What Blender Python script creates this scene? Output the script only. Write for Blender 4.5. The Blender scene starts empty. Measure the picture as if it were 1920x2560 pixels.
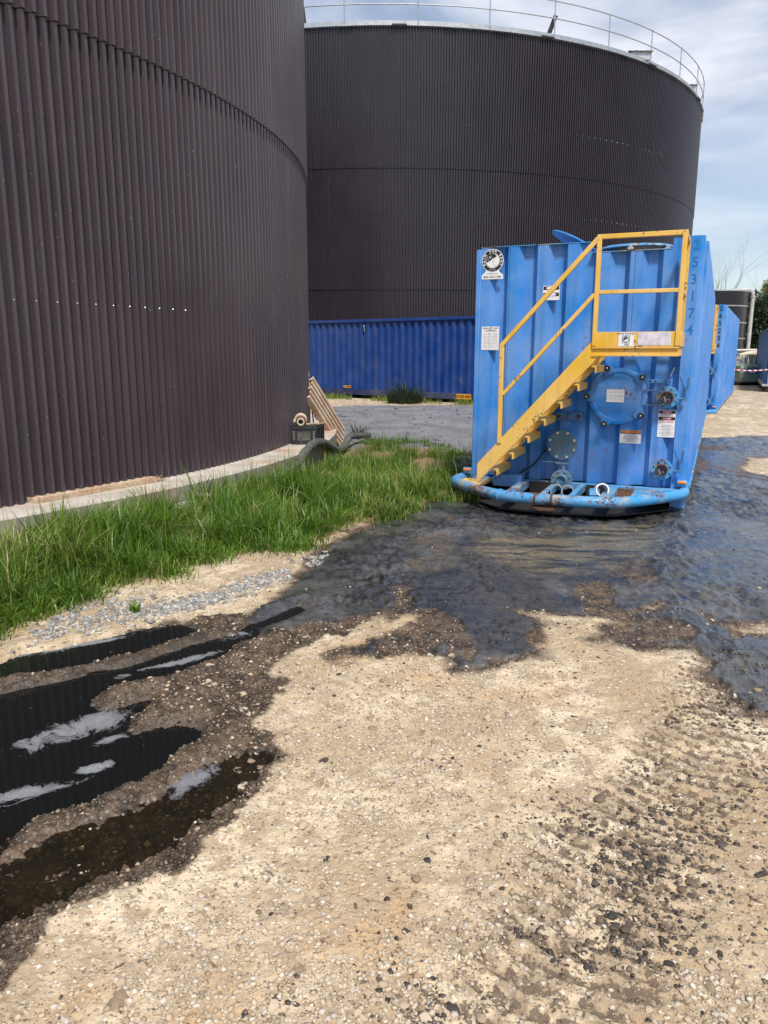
import bpy, math, random
import numpy as np
from mathutils import Vector, Matrix
random.seed(7); RNG = np.random.default_rng(11)
R = math.radians
sc = bpy.context.scene
COL = sc.collection

# ------------------------------------------------------------------ camera
CAM_H = 1.6; PITCH = math.atan(405/1922)
cd = bpy.data.cameras.new('camera'); cam = bpy.data.objects.new('camera', cd); COL.objects.link(cam)
cd.sensor_fit = 'VERTICAL'; cd.sensor_height = 36; cd.sensor_width = 27
cd.lens = 1922/2560*36; cd.clip_start = .05; cd.clip_end = 2000
cam.location = (0, 0, CAM_H); cam.rotation_euler = (math.pi/2-PITCH, 0, 0)
sc.camera = cam
# ------------------------------------------------------------------ world, sun, exposure
SUN_EL, SUN_AZ = 56, 168          # azimuth clockwise from +Y (where the light comes from)
w = bpy.data.worlds.new('World'); sc.world = w; w.use_nodes = True
nt = w.node_tree; nt.nodes.clear()
out = nt.nodes.new('ShaderNodeOutputWorld'); bg = nt.nodes.new('ShaderNodeBackground')
sky = nt.nodes.new('ShaderNodeTexSky'); sky.sky_type = 'NISHITA'; sky.sun_disc = False
sky.sun_elevation = R(SUN_EL); sky.sun_rotation = R(SUN_AZ); sky.air_density = 1.0; sky.dust_density = .6; sky.ozone_density = 1.0
tc = nt.nodes.new('ShaderNodeTexCoord'); mp = nt.nodes.new('ShaderNodeMapping'); mp.inputs['Scale'].default_value = (1.0, 1.0, 3.2)
mp.inputs['Rotation'].default_value = (0, R(14), R(30))
n1 = nt.nodes.new('ShaderNodeTexNoise'); n1.inputs['Scale'].default_value = 2.3; n1.inputs['Detail'].default_value = 7; n1.inputs['Roughness'].default_value = .55
n1.inputs['Distortion'].default_value = .5
cr = nt.nodes.new('ShaderNodeValToRGB'); cr.color_ramp.elements[0].position = .40; cr.color_ramp.elements[1].position = .64
cr.color_ramp.elements[0].color = (.18, .18, .18, 1); cr.color_ramp.elements[1].color = (.97, .97, .97, 1)
n2 = nt.nodes.new('ShaderNodeTexNoise'); n2.inputs['Scale'].default_value = 5.5; n2.inputs['Detail'].default_value = 5
cc = nt.nodes.new('ShaderNodeValToRGB'); cc.color_ramp.elements[0].position = .35; cc.color_ramp.elements[1].position = .68
cc.color_ramp.elements[0].color = (4.7, 5.1, 6.2, 1); cc.color_ramp.elements[1].color = (8.8, 8.8, 9.1, 1)
mx = nt.nodes.new('ShaderNodeMix'); mx.data_type = 'RGBA'
L = nt.links.new
L(tc.outputs['Generated'], mp.inputs['Vector']); L(mp.outputs[0], n1.inputs['Vector']); L(mp.outputs[0], n2.inputs['Vector'])
L(n1.outputs[0], cr.inputs[0]); L(n2.outputs[0], cc.inputs[0])
L(cr.outputs[0], mx.inputs[0]); L(sky.outputs[0], mx.inputs[6]); L(cc.outputs[0], mx.inputs[7])
L(mx.outputs[2], bg.inputs[0]); bg.inputs[1].default_value = .082; L(bg.outputs[0], out.inputs[0])
sd = bpy.data.lights.new('sun', 'SUN'); sd.energy = 2.8; sd.angle = R(9); sd.color = (1, .95, .87)
so = bpy.data.objects.new('sun', sd); COL.objects.link(so)
sdir = Vector((math.sin(R(SUN_AZ))*math.cos(R(SUN_EL)), math.cos(R(SUN_AZ))*math.cos(R(SUN_EL)), math.sin(R(SUN_EL))))
so.rotation_euler = sdir.to_track_quat('Z', 'Y').to_euler(); so.location = sdir*60
vs = sc.view_settings; vs.view_transform = 'Standard'; vs.look = 'None'; vs.exposure = .72; vs.gamma = 1; vs.use_curve_mapping = False

# ------------------------------------------------------------------ pixel helper for survey points (photo px -> ground)
_c, _s = math.cos(PITCH), math.sin(PITCH)
GZ = -.15
def gp(u, v, z=GZ):
    a = (u-960)/1922; b = (1280-v)/1922
    r = (a, _c+b*_s, b*_c-_s); t = (z-CAM_H)/r[2]
    return (r[0]*t, r[1]*t)

# ------------------------------------------------------------------ object helpers
def tag(o, label=None, cat=None, group=None, kind=None):
    if label: o['label'] = label
    if cat: o['category'] = cat
    if group: o['group'] = group
    if kind: o['kind'] = kind
    return o
def empty(name, loc=(0, 0, 0), rz=0, **k):
    o = bpy.data.objects.new(name, None); COL.objects.link(o); o.location = loc; o.rotation_euler = (0, 0, rz)
    o.empty_display_size = .1
    return tag(o, **k)
class MB:
    def __init__(s): s.v = []; s.f = []
    def add(s, vs, fs):
        n = len(s.v); s.v += [tuple(p) for p in vs]; s.f += [tuple(i+n for i in f) for f in fs]; return s
    def box(s, c, d, rot=None):
        h = Vector(d)/2; M = rot or Matrix.Identity(3); c = Vector(c)
        P = [c+M@Vector((x*h.x, y*h.y, z*h.z)) for x in (-1, 1) for y in (-1, 1) for z in (-1, 1)]
        return s.add(P, [(0, 1, 3, 2), (4, 6, 7, 5), (0, 4, 5, 1), (2, 3, 7, 6), (0, 2, 6, 4), (1, 5, 7, 3)])
    def bx(s, x0, x1, y0, y1, z0, z1): return s.box(((x0+x1)/2, (y0+y1)/2, (z0+z1)/2), (x1-x0, y1-y0, z1-z0))
    def bar(s, p, q, a, b, up=(0, 0, 1)):
        p = Vector(p); q = Vector(q); d = (q-p); l = d.length; d.normalize(); u = Vector(up)
        if abs(d.dot(u)) > .98: u = Vector((0, 1, 0))
        x = d.cross(u).normalized(); y = x.cross(d).normalized()
        M = Matrix((x, d, y)).transposed()
        return s.box((p+q)/2, (a, l, b), M)
    def tube(s, pts, r, n=10, cap=True):
        pts = [Vector(p) for p in pts]; rs = r if hasattr(r, '__len__') else [r]*len(pts)
        T = [(pts[min(i+1, len(pts)-1)]-pts[max(i-1, 0)]).normalized() for i in range(len(pts))]
        u = T[0].orthogonal().normalized(); V = []
        for i, p in enumerate(pts):
            u = (u-T[i]*u.dot(T[i])).normalized(); w_ = T[i].cross(u)
            for k in range(n):
                a = 2*math.pi*k/n; V.append(p+(u*math.cos(a)+w_*math.sin(a))*rs[i])
        Fs = [(i*n+k, i*n+(k+1) % n, (i+1)*n+(k+1) % n, (i+1)*n+k) for i in range(len(pts)-1) for k in range(n)]
        if cap: Fs += [tuple(range(n-1, -1, -1)), tuple(range((len(pts)-1)*n, len(pts)*n))]
        return s.add(V, Fs)
    def cyl(s, p, q, r, n=20): return s.tube([p, q], r, n)
    def lathe(s, prof, c, axis, n=32, closed=False):   # prof: (radius, along)
        c = Vector(c); ax = Vector(axis).normalized(); u = ax.orthogonal().normalized(); w_ = ax.cross(u); V = []
        for r, a in prof:
            for k in range(n):
                t = 2*math.pi*k/n; V.append(c+ax*a+(u*math.cos(t)+w_*math.sin(t))*r)
        m = len(prof); Fs = []
        for i in range(m if closed else m-1):
            j = (i+1) % m
            Fs += [(i*n+k, i*n+(k+1) % n, j*n+(k+1) % n, j*n+k) for k in range(n)]
        if not closed: Fs += [tuple(range(n-1, -1, -1)), tuple(range((m-1)*n, m*n))]
        return s.add(V, Fs)
    def ring(s, c, axis, r0, r1, h, n=32): return s.lathe([(r0, 0), (r1, 0), (r1, h), (r0, h)], c, axis, n, True)
    def prism(s, poly, f):     # poly 2d; f(x,y,k) -> point for k in 0,1
        n = len(poly); V = [f(x, y, 0) for x, y in poly]+[f(x, y, 1) for x, y in poly]
        return s.add(V, [tuple(range(n)), tuple(range(2*n-1, n-1, -1))]+[(i, i+n, (i+1) % n+n, (i+1) % n) for i in range(n)])
    def build(s, name, mat, parent=None, smooth=30, bevel=0, fix=True):
        me = bpy.data.meshes.new(name); me.from_pydata(s.v, [], s.f); me.update()
        if fix:
            import bmesh
            b = bmesh.new(); b.from_mesh(me); bmesh.ops.recalc_face_normals(b, faces=b.faces); b.to_mesh(me); b.free()
        me.materials.append(mat); o = bpy.data.objects.new(name, me); COL.objects.link(o)
        if parent: o.parent = parent
        if smooth:
            me.shade_smooth(); me.set_sharp_from_angle(angle=R(smooth))
        if bevel:
            m = o.modifiers.new('bevel', 'BEVEL'); m.width = bevel; m.segments = 2; m.limit_method = 'ANGLE'; m.angle_limit = R(40)
        return o
def npmesh(name, V, F, mat, parent=None, smooth=False, attrs=None, fmat=None, mats=None):
    me = bpy.data.meshes.new(name); V = np.asarray(V, np.float32); F = np.asarray(F, np.int32); k = F.shape[1]
    me.vertices.add(len(V)); me.vertices.foreach_set('co', V.ravel())
    me.loops.add(F.size); me.loops.foreach_set('vertex_index', F.ravel())
    me.polygons.add(len(F)); me.polygons.foreach_set('loop_start', np.arange(0, F.size, k, dtype=np.int32))
    me.polygons.foreach_set('loop_total', np.full(len(F), k, np.int32))
    me.update(calc_edges=True); me.validate()
    for n, a in (attrs or {}).items():
        at = me.attributes.new(n, 'FLOAT_COLOR', 'POINT'); at.data.foreach_set('color', np.asarray(a, np.float32).ravel())
    for m in (mats or [mat]): me.materials.append(m)
    if smooth: me.shade_smooth()
    o = bpy.data.objects.new(name, me); COL.objects.link(o)
    if parent: o.parent = parent
    return o
_tx = {}
def text_geo(s, size, bold=0.0, al='CENTER'):
    k = (s, size, bold, al)
    if k in _tx: return _tx[k]
    cu = bpy.data.curves.new('t', 'FONT'); cu.body = s; cu.size = size; cu.align_x = al; cu.align_y = 'CENTER'; cu.offset = bold; cu.resolution_u = 3
    o = bpy.data.objects.new('t', cu); COL.objects.link(o); dg = bpy.context.evaluated_depsgraph_get()
    me = bpy.data.meshes.new_from_object(o.evaluated_get(dg))
    g = ([v.co.copy() for v in me.vertices], [tuple(p.vertices) for p in me.polygons])
    bpy.data.objects.remove(o); bpy.data.meshes.remove(me); _tx[k] = g
    return g
def put_text(mb, s, size, fn, bold=0.0, al='CENTER', sx=1.0):
    V, F = text_geo(s, size, bold, al); mb.add([fn(v.x*sx, v.y) for v in V], F)

# ------------------------------------------------------------------ materials
class NB:
    def __init__(s, name):
        s.m = bpy.data.materials.new(name); s.m.use_nodes = True; s.t = s.m.node_tree; s.t.nodes.clear()
        s.o = s.n('OutputMaterial'); s.b = s.n('BsdfPrincipled'); s.l(s.b.outputs[0], s.o.inputs[0])
    def n(s, t, **k):
        x = s.t.nodes.new('ShaderNode'+t)
        for a, b in k.items(): setattr(x, a, b)
        return x
    def l(s, a, b): s.t.links.new(a, b)
    def set(s, k, v):
        if hasattr(v, 'is_output') or isinstance(v, bpy.types.NodeSocket): s.l(v, s.b.inputs[k])
        else: s.b.inputs[k].default_value = (*v, 1) if isinstance(v, tuple) and len(v) == 3 else v
        return s
    def coord(s, scale=(1, 1, 1), kind='Object'):
        t = s.n('TexCoord'); m = s.n('Mapping'); m.inputs['Scale'].default_value = scale; s.l(t.outputs[kind], m.inputs[0]); return m.outputs[0]
    def noise(s, vec, scale, detail=3, rough=.5, dist=0):
        x = s.n('TexNoise'); s.l(vec, x.inputs['Vector']); x.inputs['Scale'].default_value = scale; x.inputs['Detail'].default_value = detail
        x.inputs['Roughness'].default_value = rough; x.inputs['Distortion'].default_value = dist; return x.outputs[0]
    def vor(s, vec, scale, feat='F1', out=0):
        x = s.n('TexVoronoi', feature=feat); s.l(vec, x.inputs['Vector']); x.inputs['Scale'].default_value = scale; return x.outputs[out]
    def ramp(s, f, stops):
        x = s.n('ValToRGB'); e = x.color_ramp.elements
        while len(e) < len(stops): e.new(.5)
        for i, (p, c) in enumerate(stops):
            e[i].position = p; e[i].color = (c, c, c, 1) if not hasattr(c, '__len__') else (*c, 1)
        s.l(f, x.inputs[0]); return x.outputs[0]
    def mix(s, f, a, b, mode='MIX'):
        x = s.n('Mix', data_type='RGBA', blend_type=mode)
        for v, i in ((f, 0), (a, 6), (b, 7)):
            if isinstance(v, bpy.types.NodeSocket): s.l(v, x.inputs[i])
            elif i == 0: x.inputs[0].default_value = v
            else: x.inputs[i].default_value = (*v, 1)
        return x.outputs[2]
    def math(s, op, a, b=0.0, clamp=False):
        x = s.n('Math', operation=op, use_clamp=clamp)
        for v, i in ((a, 0), (b, 1)):
            if isinstance(v, bpy.types.NodeSocket): s.l(v, x.inputs[i])
            else: x.inputs[i].default_value = v
        return x.outputs[0]
    def bump(s, h, strength=.3, dist=.01, prev=None):
        x = s.n('Bump'); x.inputs['Strength'].default_value = strength; x.inputs['Distance'].default_value = dist; s.l(h, x.inputs['Height'])
        if prev: s.l(prev, x.inputs['Normal'])
        return x.outputs[0]
    def attr(s, name):
        a = s.n('Attribute', attribute_name=name); q = s.n('SeparateColor'); s.l(a.outputs['Color'], q.inputs[0]); return q.outputs[0], q.outputs[1], q.outputs[2], a.outputs['Alpha']
def plain(name, col, rough=.5, metal=0, var=.25, scale=6, bump=.15, bscale=60):
    b = NB(name); v = b.coord()
    n = b.noise(v, scale, 5, .6); b.set('Base Color', b.mix(b.ramp(n, [(.3, 0.), (.7, 1.)]), tuple(c*(1-var) for c in col), tuple(min(1, c*(1+var)) for c in col)))
    b.set('Roughness', rough).set('Metallic', metal)
    b.set('Normal', b.bump(b.noise(v, bscale, 3), bump, .004)); return b.m
def paint(name, col, chip=.5, rough=.38, rust=(.10, .035, .015), grime=.35, fade=.25, streak=1.0, under=None):
    b = NB(name); v = b.coord(); vz = b.coord((9, 9, .6))
    big = b.noise(v, 1.6, 4, .6); st = b.noise(vz, 1.2, 4, .65)
    c1 = b.mix(b.ramp(big, [(.3, 0.), (.75, 1.)]), col, tuple(min(1, x+(1-x)*fade*.35+.01) for x in col))
    c2 = b.mix(b.math('MULTIPLY', b.ramp(st, [(.52, 0.), (.75, 1.)]), grime*streak), c1, tuple(x*.45+.015 for x in col))
    fine = b.noise(v, 34, 5, .7, .4); patch = b.noise(v, 3.2, 4, .6)
    m = b.ramp(b.math('ADD', b.math('MULTIPLY', fine, .62), b.math('MULTIPLY', patch, .5)), [(.70-.13*chip, 0.), (.73-.13*chip, 1.)])
    rc = b.mix(b.ramp(b.noise(v, 60, 3), [(.35, 0.), (.65, 1.)]), rust, tuple(x*2.2+.02 for x in rust))
    if under: rc = b.mix(b.ramp(b.noise(v, 5, 2), [(.45, 0.), (.55, 1.)]), rc, under)
    b.set('Base Color', b.mix(m, c2, rc)); b.set('Roughness', b.mix(m, (rough,)*3, (.8,)*3))
    b.set('Specular IOR Level', .32); b.set('Normal', b.bump(b.noise(v, 7, 3), .08, .02, b.bump(m, -.3, .003))); return b.m
M = {}
M['blue'] = paint('blue_tank_paint', (.0015, .185, .58), chip=.2, grime=.45, fade=.5)
M['blue2'] = paint('blue_rail_paint', (.03, .26, .56), chip=.95, grime=.5, under=(.33, .30, .24), rust=(.07, .03, .018))
M['bluebolt'] = paint('blue_fitting_paint', (.02, .14, .33), chip=.55, grime=.7)
M['flange'] = paint('weathered_flange_paint', (.05, .14, .22), chip=.75, grime=.8, rust=(.10, .08, .06))
M['cont'] = paint('container_paint', (.002, .042, .225), chip=.16, grime=.7, rust=(.10, .10, .10), fade=.08)
M['contd'] = paint('container_rail_paint', (.006, .02, .09), chip=.3, grime=.6)
M['yellow'] = paint('yellow_paint', (.70, .40, .028), chip=.38, grime=.35, fade=.5, rust=(.12, .07, .02), rough=.45)
M['galv'] = plain('galvanised_steel', (.42, .44, .46), .45, .7, .2)
M['dark'] = plain('dark_steel', (.03, .028, .027), .55, .3)
M['rusty'] = plain('rusty_steel', (.09, .04, .022), .85, 0, .55, 30, .5)
M['bolt'] = plain('zinc_bolt', (.5, .52, .53), .35, .8)
M['knob'] = plain('black_knob', (.025, .022, .022), .4, 0)
M['grey'] = plain('grey_plastic', (.42, .42, .42), .5)
M['white'] = plain('white_sticker', (.72, .72, .74), .45, 0, .1, 25)
M['whitem'] = plain('white_scuffed_vinyl', (.58, .55, .60), .5, 0, .25, 18)
M['black'] = plain('black_print', (.012, .012, .014), .5, 0, .1)
M['greyp'] = plain('grey_print', (.22, .22, .24), .6, 0, .1)
M['red'] = plain('red_print', (.50, .06, .10), .5, 0, .15)
M['orange'] = plain('orange_print', (.85, .26, .05), .5, 0, .1)
M['amber'] = plain('amber_lens', (.85, .22, .02), .25, 0, .1)
M['ghost'] = plain('faded_blue_print', (.004, .135, .44), .5, 0, .2, 30)
M['wood'] = None
M['rubber'] = plain('black_plastic', (.018, .02, .024), .42, 0, .4, 12)
M['hose'] = plain('dusty_hose', (.085, .085, .075), .85, 0, .55, 9, .5, 30)
M['pvc'] = plain('beige_fitting', (.55, .46, .33), .45)
M['brown'] = plain('brown_rubber', (.13, .055, .035), .6)
M['concrete'] = None
M['roofm'] = plain('tank_roof_membrane', (.05, .05, .052), .7)
M['steel_pale'] = plain('pale_pipe', (.55, .53, .49), .45, .1)  # pale base colour for the pipe run and drum rim
def mk_wood():
    b = NB('weathered_pine'); v = b.coord(); vl = b.coord((3, 30, 30))
    g = b.noise(vl, 2.0, 5, .6, .6); n = b.noise(v, 3, 4)
    c = b.mix(b.ramp(g, [(.35, 0.), (.7, 1.)]), (.30, .17, .095), (.62, .47, .33)); c = b.mix(b.ramp(n, [(.45, 0.), (.7, .7)]), c, (.62, .53, .44))
    b.set('Base Color', c).set('Roughness', .8); b.set('Normal', b.bump(g, .4, .004)); return b.m
M['wood'] = mk_wood()
def mk_conc():
    b = NB('concrete'); v = b.coord(); n = b.noise(v, 3, 6, .65); f = b.noise(v, 50, 4); st = b.noise(b.coord((5, 5, .5)), 3, 4)
    c = b.mix(b.ramp(n, [(.3, 0.), (.7, 1.)]), (.36, .31, .26), (.60, .55, .49)); c = b.mix(b.ramp(f, [(.5, 0.), (.75, .35)]), c, (.22, .19, .16))
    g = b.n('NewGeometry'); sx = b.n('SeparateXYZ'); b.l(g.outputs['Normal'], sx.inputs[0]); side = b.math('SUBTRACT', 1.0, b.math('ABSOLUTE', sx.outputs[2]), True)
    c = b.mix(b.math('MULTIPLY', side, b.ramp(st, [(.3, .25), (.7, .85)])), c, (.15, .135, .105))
    rust = b.ramp(b.noise(v, 1.1, 3, .5), [(.52, 0.), (.72, 1.)]); c = b.mix(b.math('MULTIPLY', rust, .75), c, (.42, .18, .07))
    b.set('Base Color', c).set('Roughness', .85); b.set('Normal', b.bump(f, .35, .006)); return b.m
M['concrete'] = mk_conc()
def mk_clad(name, c0, c1):
    b = NB(name); v = b.coord(); vz = b.coord((14, 14, .35)); n = b.noise(v, .5, 4, .6); st = b.noise(vz, 1.0, 4, .6); sp = b.noise(v, 40, 2, .5)
    c = b.mix(b.ramp(n, [(.3, 0.), (.7, 1.)]), c0, c1); c = b.mix(b.math('MULTIPLY', b.ramp(st, [(.5, 0.), (.8, 1.)]), .45), c, tuple(x*1.7 for x in c1))
    c = b.mix(b.ramp(sp, [(.74, 0.), (.765, 1.)]), c, (.30, .29, .28))
    b.set('Base Color', c).set('Roughness', b.mix(n, (.26,)*3, (.38,)*3)); b.set('Normal', b.bump(b.noise(v, 260, 2), .10, .002, b.bump(b.noise(b.coord((1, 1, .5)), 1.7, 2), .10, .05))); return b.m
M['clad'] = mk_clad('plum_brown_cladding', (.050, .039, .046), (.070, .055, .063))
M['clad2'] = mk_clad('plum_grey_cladding', (.022, .017, .023), (.029, .023, .031))

# ------------------------------------------------------------------ numpy noise
def _h(ix, iy, s): 
    n = (ix*374761393+iy*668265263+s*1442695041) & 0xffffffff
    n = ((n ^ (n >> 13))*1274126177) & 0xffffffff
    return ((n ^ (n >> 16)) & 0xffffff)/float(0xffffff)
def vn(x, y, s=0):
    ix = np.floor(x).astype(np.int64); iy = np.floor(y).astype(np.int64); fx = x-ix; fy = y-iy
    fx = fx*fx*fx*(fx*(fx*6-15)+10); fy = fy*fy*fy*(fy*(fy*6-15)+10)
    a = _h(ix, iy, s); b = _h(ix+1, iy, s); c = _h(ix, iy+1, s); d = _h(ix+1, iy+1, s)
    return (a+(b-a)*fx)*(1-fy)+(c+(d-c)*fx)*fy
def fbm(x, y, o=4, s=0, g=.5):
    t = 0; a = 1; n = 0
    for i in range(o): t = t+a*vn(x, y, s+i*17); n += a; a *= g; x = x*2.03+5.1; y = y*2.03+3.7
    return t/n
def ridged(x, y, o=3, s=0):
    t = 0; a = 1; n = 0
    for i in range(o): t = t+a*(1-np.abs(2*vn(x, y, s+i*13)-1)); n += a; a *= .5; x = x*2.1+1.3; y = y*2.1+7.7
    return t/n
def sdist(x, y, poly):      # signed distance, positive inside
    P = np.array(poly); n = len(P); d = np.full(x.shape, 1e9); ins = np.zeros(x.shape, bool)
    for i in range(n):
        ax, ay = P[i]; bx, by = P[(i+1) % n]; ex, ey = bx-ax, by-ay
        t = np.clip(((x-ax)*ex+(y-ay)*ey)/(ex*ex+ey*ey+1e-12), 0, 1)
        d = np.minimum(d, (x-ax-t*ex)**2+(y-ay-t*ey)**2)
        if ey != 0: ins ^= ((ay > y) != (by > y)) & (x < ex*(y-ay)/ey+ax)
    d = np.sqrt(d); return np.where(ins, d, -d)
def sm(a, b, t): t = np.clip((t-a)/(b-a), 0, 1); return t*t*(3-2*t)

# ------------------------------------------------------------------ ground zones (survey points)
def zp(pts, ox, oy, k): return [gp(ox+a*k, oy+b*k) for a, b in pts]
OV = 1/.8641
POOL1 = zp([(-150, 395), (0, 320), (120, 265), (330, 240), (560, 190), (760, 140), (960, 118), (1060, 150), (1000, 185), (880, 200), (700, 270), (540, 310), (350, 345), (200, 370), (0, 400), (-150, 450)], 0, 1500, .482)
POOL2 = zp([(-250, 560), (0, 480), (250, 420), (560, 330), (850, 245), (1060, 190), (1255, 168), (1275, 120), (1390, 85), (1540, 30), (1570, 45), (1460, 95), (1340, 130), (1330, 175), (1190, 225), (1110, 285), (1000, 325), (850, 375), (780, 392), (600, 440), (400, 520), (230, 580), (0, 655), (-250, 760)], 0, 1500, .482)
POOL3 = zp([(-300, 250), (0, 140), (250, 62), (420, 40), (600, 72), (690, 40), (800, 5), (690, 110), (720, 190), (900, 170), (1080, 165), (1060, 230), (930, 310), (850, 370), (700, 470), (560, 520), (450, 570), (300, 620), (150, 680), (0, 770), (-300, 900)], 0, 1740, .4581)
POOL4 = zp([(-300, 960), (0, 830), (200, 765), (420, 700), (560, 640), (800, 575), (900, 460), (1060, 390), (1250, 330), (1420, 300), (1490, 330), (1400, 430), (1290, 560), (1150, 640), (1050, 700), (950, 800), (800, 880), (640, 950), (480, 1020), (300, 1100), (0, 1230), (-300, 1400)], 0, 1740, .4581)
WET = zp([(-200, 2330), (0, 2165), (60, 2090), (110, 2015), (330, 1910), (440, 1850), (470, 1790), (560, 1730), (590, 1680), (628, 1635), (600, 1600), (545, 1590), (560, 1530), (610, 1490), (590, 1440), (680, 1385), (760, 1355), (805, 1340), (780, 1318), (640, 1330), (560, 1330), (470, 1325), (300, 1360), (200, 1385), (0, 1425), (-200, 1480)], 0, 0, OV)
SL1 = zp([(545, 1335), (600, 1290), (650, 1250), (700, 1195), (760, 1150), (880, 1105), (960, 1082), (1000, 1040), (1060, 1000), (1480, 990), (1515, 950), (1800, 945), (2100, 960), (2100, 1420), (1700, 1330), (1560, 1345), (1500, 1320), (1400, 1300), (1330, 1330), (1200, 1322), (1100, 1320), (1000, 1338), (930, 1322), (800, 1326), (720, 1345), (640, 1352), (560, 1380), (520, 1372)], 0, 0, OV)
SL2 = zp([(330, 545), (500, 540), (640, 535), (720, 600), (710, 690), (560, 730), (440, 755), (330, 700), (200, 690), (0, 735), (-70, 705), (100, 640), (250, 590)], 900, 1200, .6148)
SL3 = zp([(980, 640), (1085, 600), (1060, 550), (1350, 520), (1420, 590), (1500, 660), (1600, 640), (1800, 600), (1800, 960), (1659, 950), (1560, 920), (1500, 860), (1480, 760), (1390, 720), (1370, 680), (1200, 685), (1060, 680)], 900, 1200, .6148)
DRYR = zp([(700, 455), (900, 450), (1100, 460), (1100, 640), (880, 610), (640, 560)], 1640, 1000, .3164)
TAN = zp([(1030, 1165), (1120, 1160), (1260, 1135), (1420, 1130), (1440, 1170), (1380, 1215), (1240, 1245), (1160, 1240), (1080, 1220), (1000, 1190)], 0, 0, OV)
GRASSP = zp([(-160, 1430), (0, 1358), (70, 1338), (140, 1305), (240, 1262), (330, 1255), (420, 1213), (520, 1198), (640, 1188), (700, 1160), (750, 1128), (840, 1132), (875, 1100), (960, 1085), (1035, 1092), (1030, 1060), (1005, 1030), (1010, 985), (985, 970), (900, 958), (800, 950), (755, 970), (720, 985), (640, 1000), (560, 1025), (430, 1065), (330, 1090), (160, 1130), (0, 1170), (-160, 1200)], 0, 0, OV)
GREY = [gp(u*OV, v*OV, -.05) for u, v in ((640, 930), (700, 882), (800, 878), (900, 880), (1030, 878), (1200, 880), (1200, 960), (1000, 1000), (960, 1000), (940, 985), (985, 965), (800, 955), (700, 975))]
TRACK = [gp(u*OV, v*OV) for u, v in ((1600, 1430), (1545, 1560), (1470, 1680), (1390, 1770), (1290, 1930), (1210, 2040), (1130, 2200), (1090, 2330))]
RIDGE = [gp(a_*.482, 1500+b_*.482) for a_, b_ in ((-150, 475), (0, 440), (250, 390), (560, 318), (720, 285), (900, 222), (1060, 172), (1180, 150))]
def track_st(x, y):
    d = np.full(x.shape, 1e9); S = np.zeros(x.shape); T = np.zeros(x.shape); acc = 0
    for (ax, ay), (bx, by) in zip(TRACK[:-1], TRACK[1:]):
        ex, ey = bx-ax, by-ay; l_ = math.hypot(ex, ey); t = np.clip(((x-ax)*ex+(y-ay)*ey)/(l_*l_), 0, 1); q = np.hypot(x-ax-t*ex, y-ay-t*ey); m = q < d
        d = np.where(m, q, d); S = np.where(m, acc+t*l_, S); T = np.where(m, ((x-ax)*ey-(y-ay)*ex)/l_, T); acc += l_
    return S, T, d
def trackd(x, y):
    d = np.full(x.shape, 1e9)
    for (ax, ay), (bx, by) in zip(TRACK[:-1], TRACK[1:]):
        ex, ey = bx-ax, by-ay; t = np.clip(((x-ax)*ex+(y-ay)*ey)/(ex*ex+ey*ey), 0, 1)
        d = np.minimum(d, np.hypot(x-ax-t*ex, y-ay-t*ey))
    return d
def zones(x, y, fine=True):
    wx = x+(fbm(x*5, y*5, 3, 1)-.5)*.22+(vn(x*25, y*25, 9)-.5)*.03; wy = y+(fbm(x*5+9, y*5, 3, 2)-.5)*.3+(vn(x*25, y*25, 8)-.5)*.04
    z = {}
    p = np.full(x.shape, -1e9)
    for k, P in (('p1', POOL1), ('p2', POOL2), ('p3', POOL3), ('p4', POOL4)): z[k] = sdist(x+(wx-x)*.35, y+(wy-y)*.35, P)
    z['wet'] = sm(-.02, .025, sdist(wx, wy, WET))
    s = np.maximum(np.maximum(sdist(wx, wy, SL1), sdist(wx, wy, SL2)), sdist(wx, wy, SL3))
    s = np.minimum(s, -sdist(wx, wy, DRYR)); 
    holes = fbm(x*2.6, y*1.3, 4, 77)
    z['slsd'] = s; z['sl'] = sm(-.02, .025, s)*(1-sm(.60, .635, holes)*sm(1.6, .3, s)*.9)
    z['wet'] = np.maximum(z['wet'], sm(-.16, -.03, s+.10*(fbm(x*7, y*7, 2, 79)-.55)))
    z['tan'] = sm(-.15, .25, sdist(wx, wy, TAN))
    z['grass'] = sm(-.12, .10, sdist(wx, wy, GRASSP))
    z['grey'] = sm(-.2, .3, sdist(wx, wy, GREY))
    z['track'] = sm(.42, .12, trackd(wx, wy)+.0*x)
    return z
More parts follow.
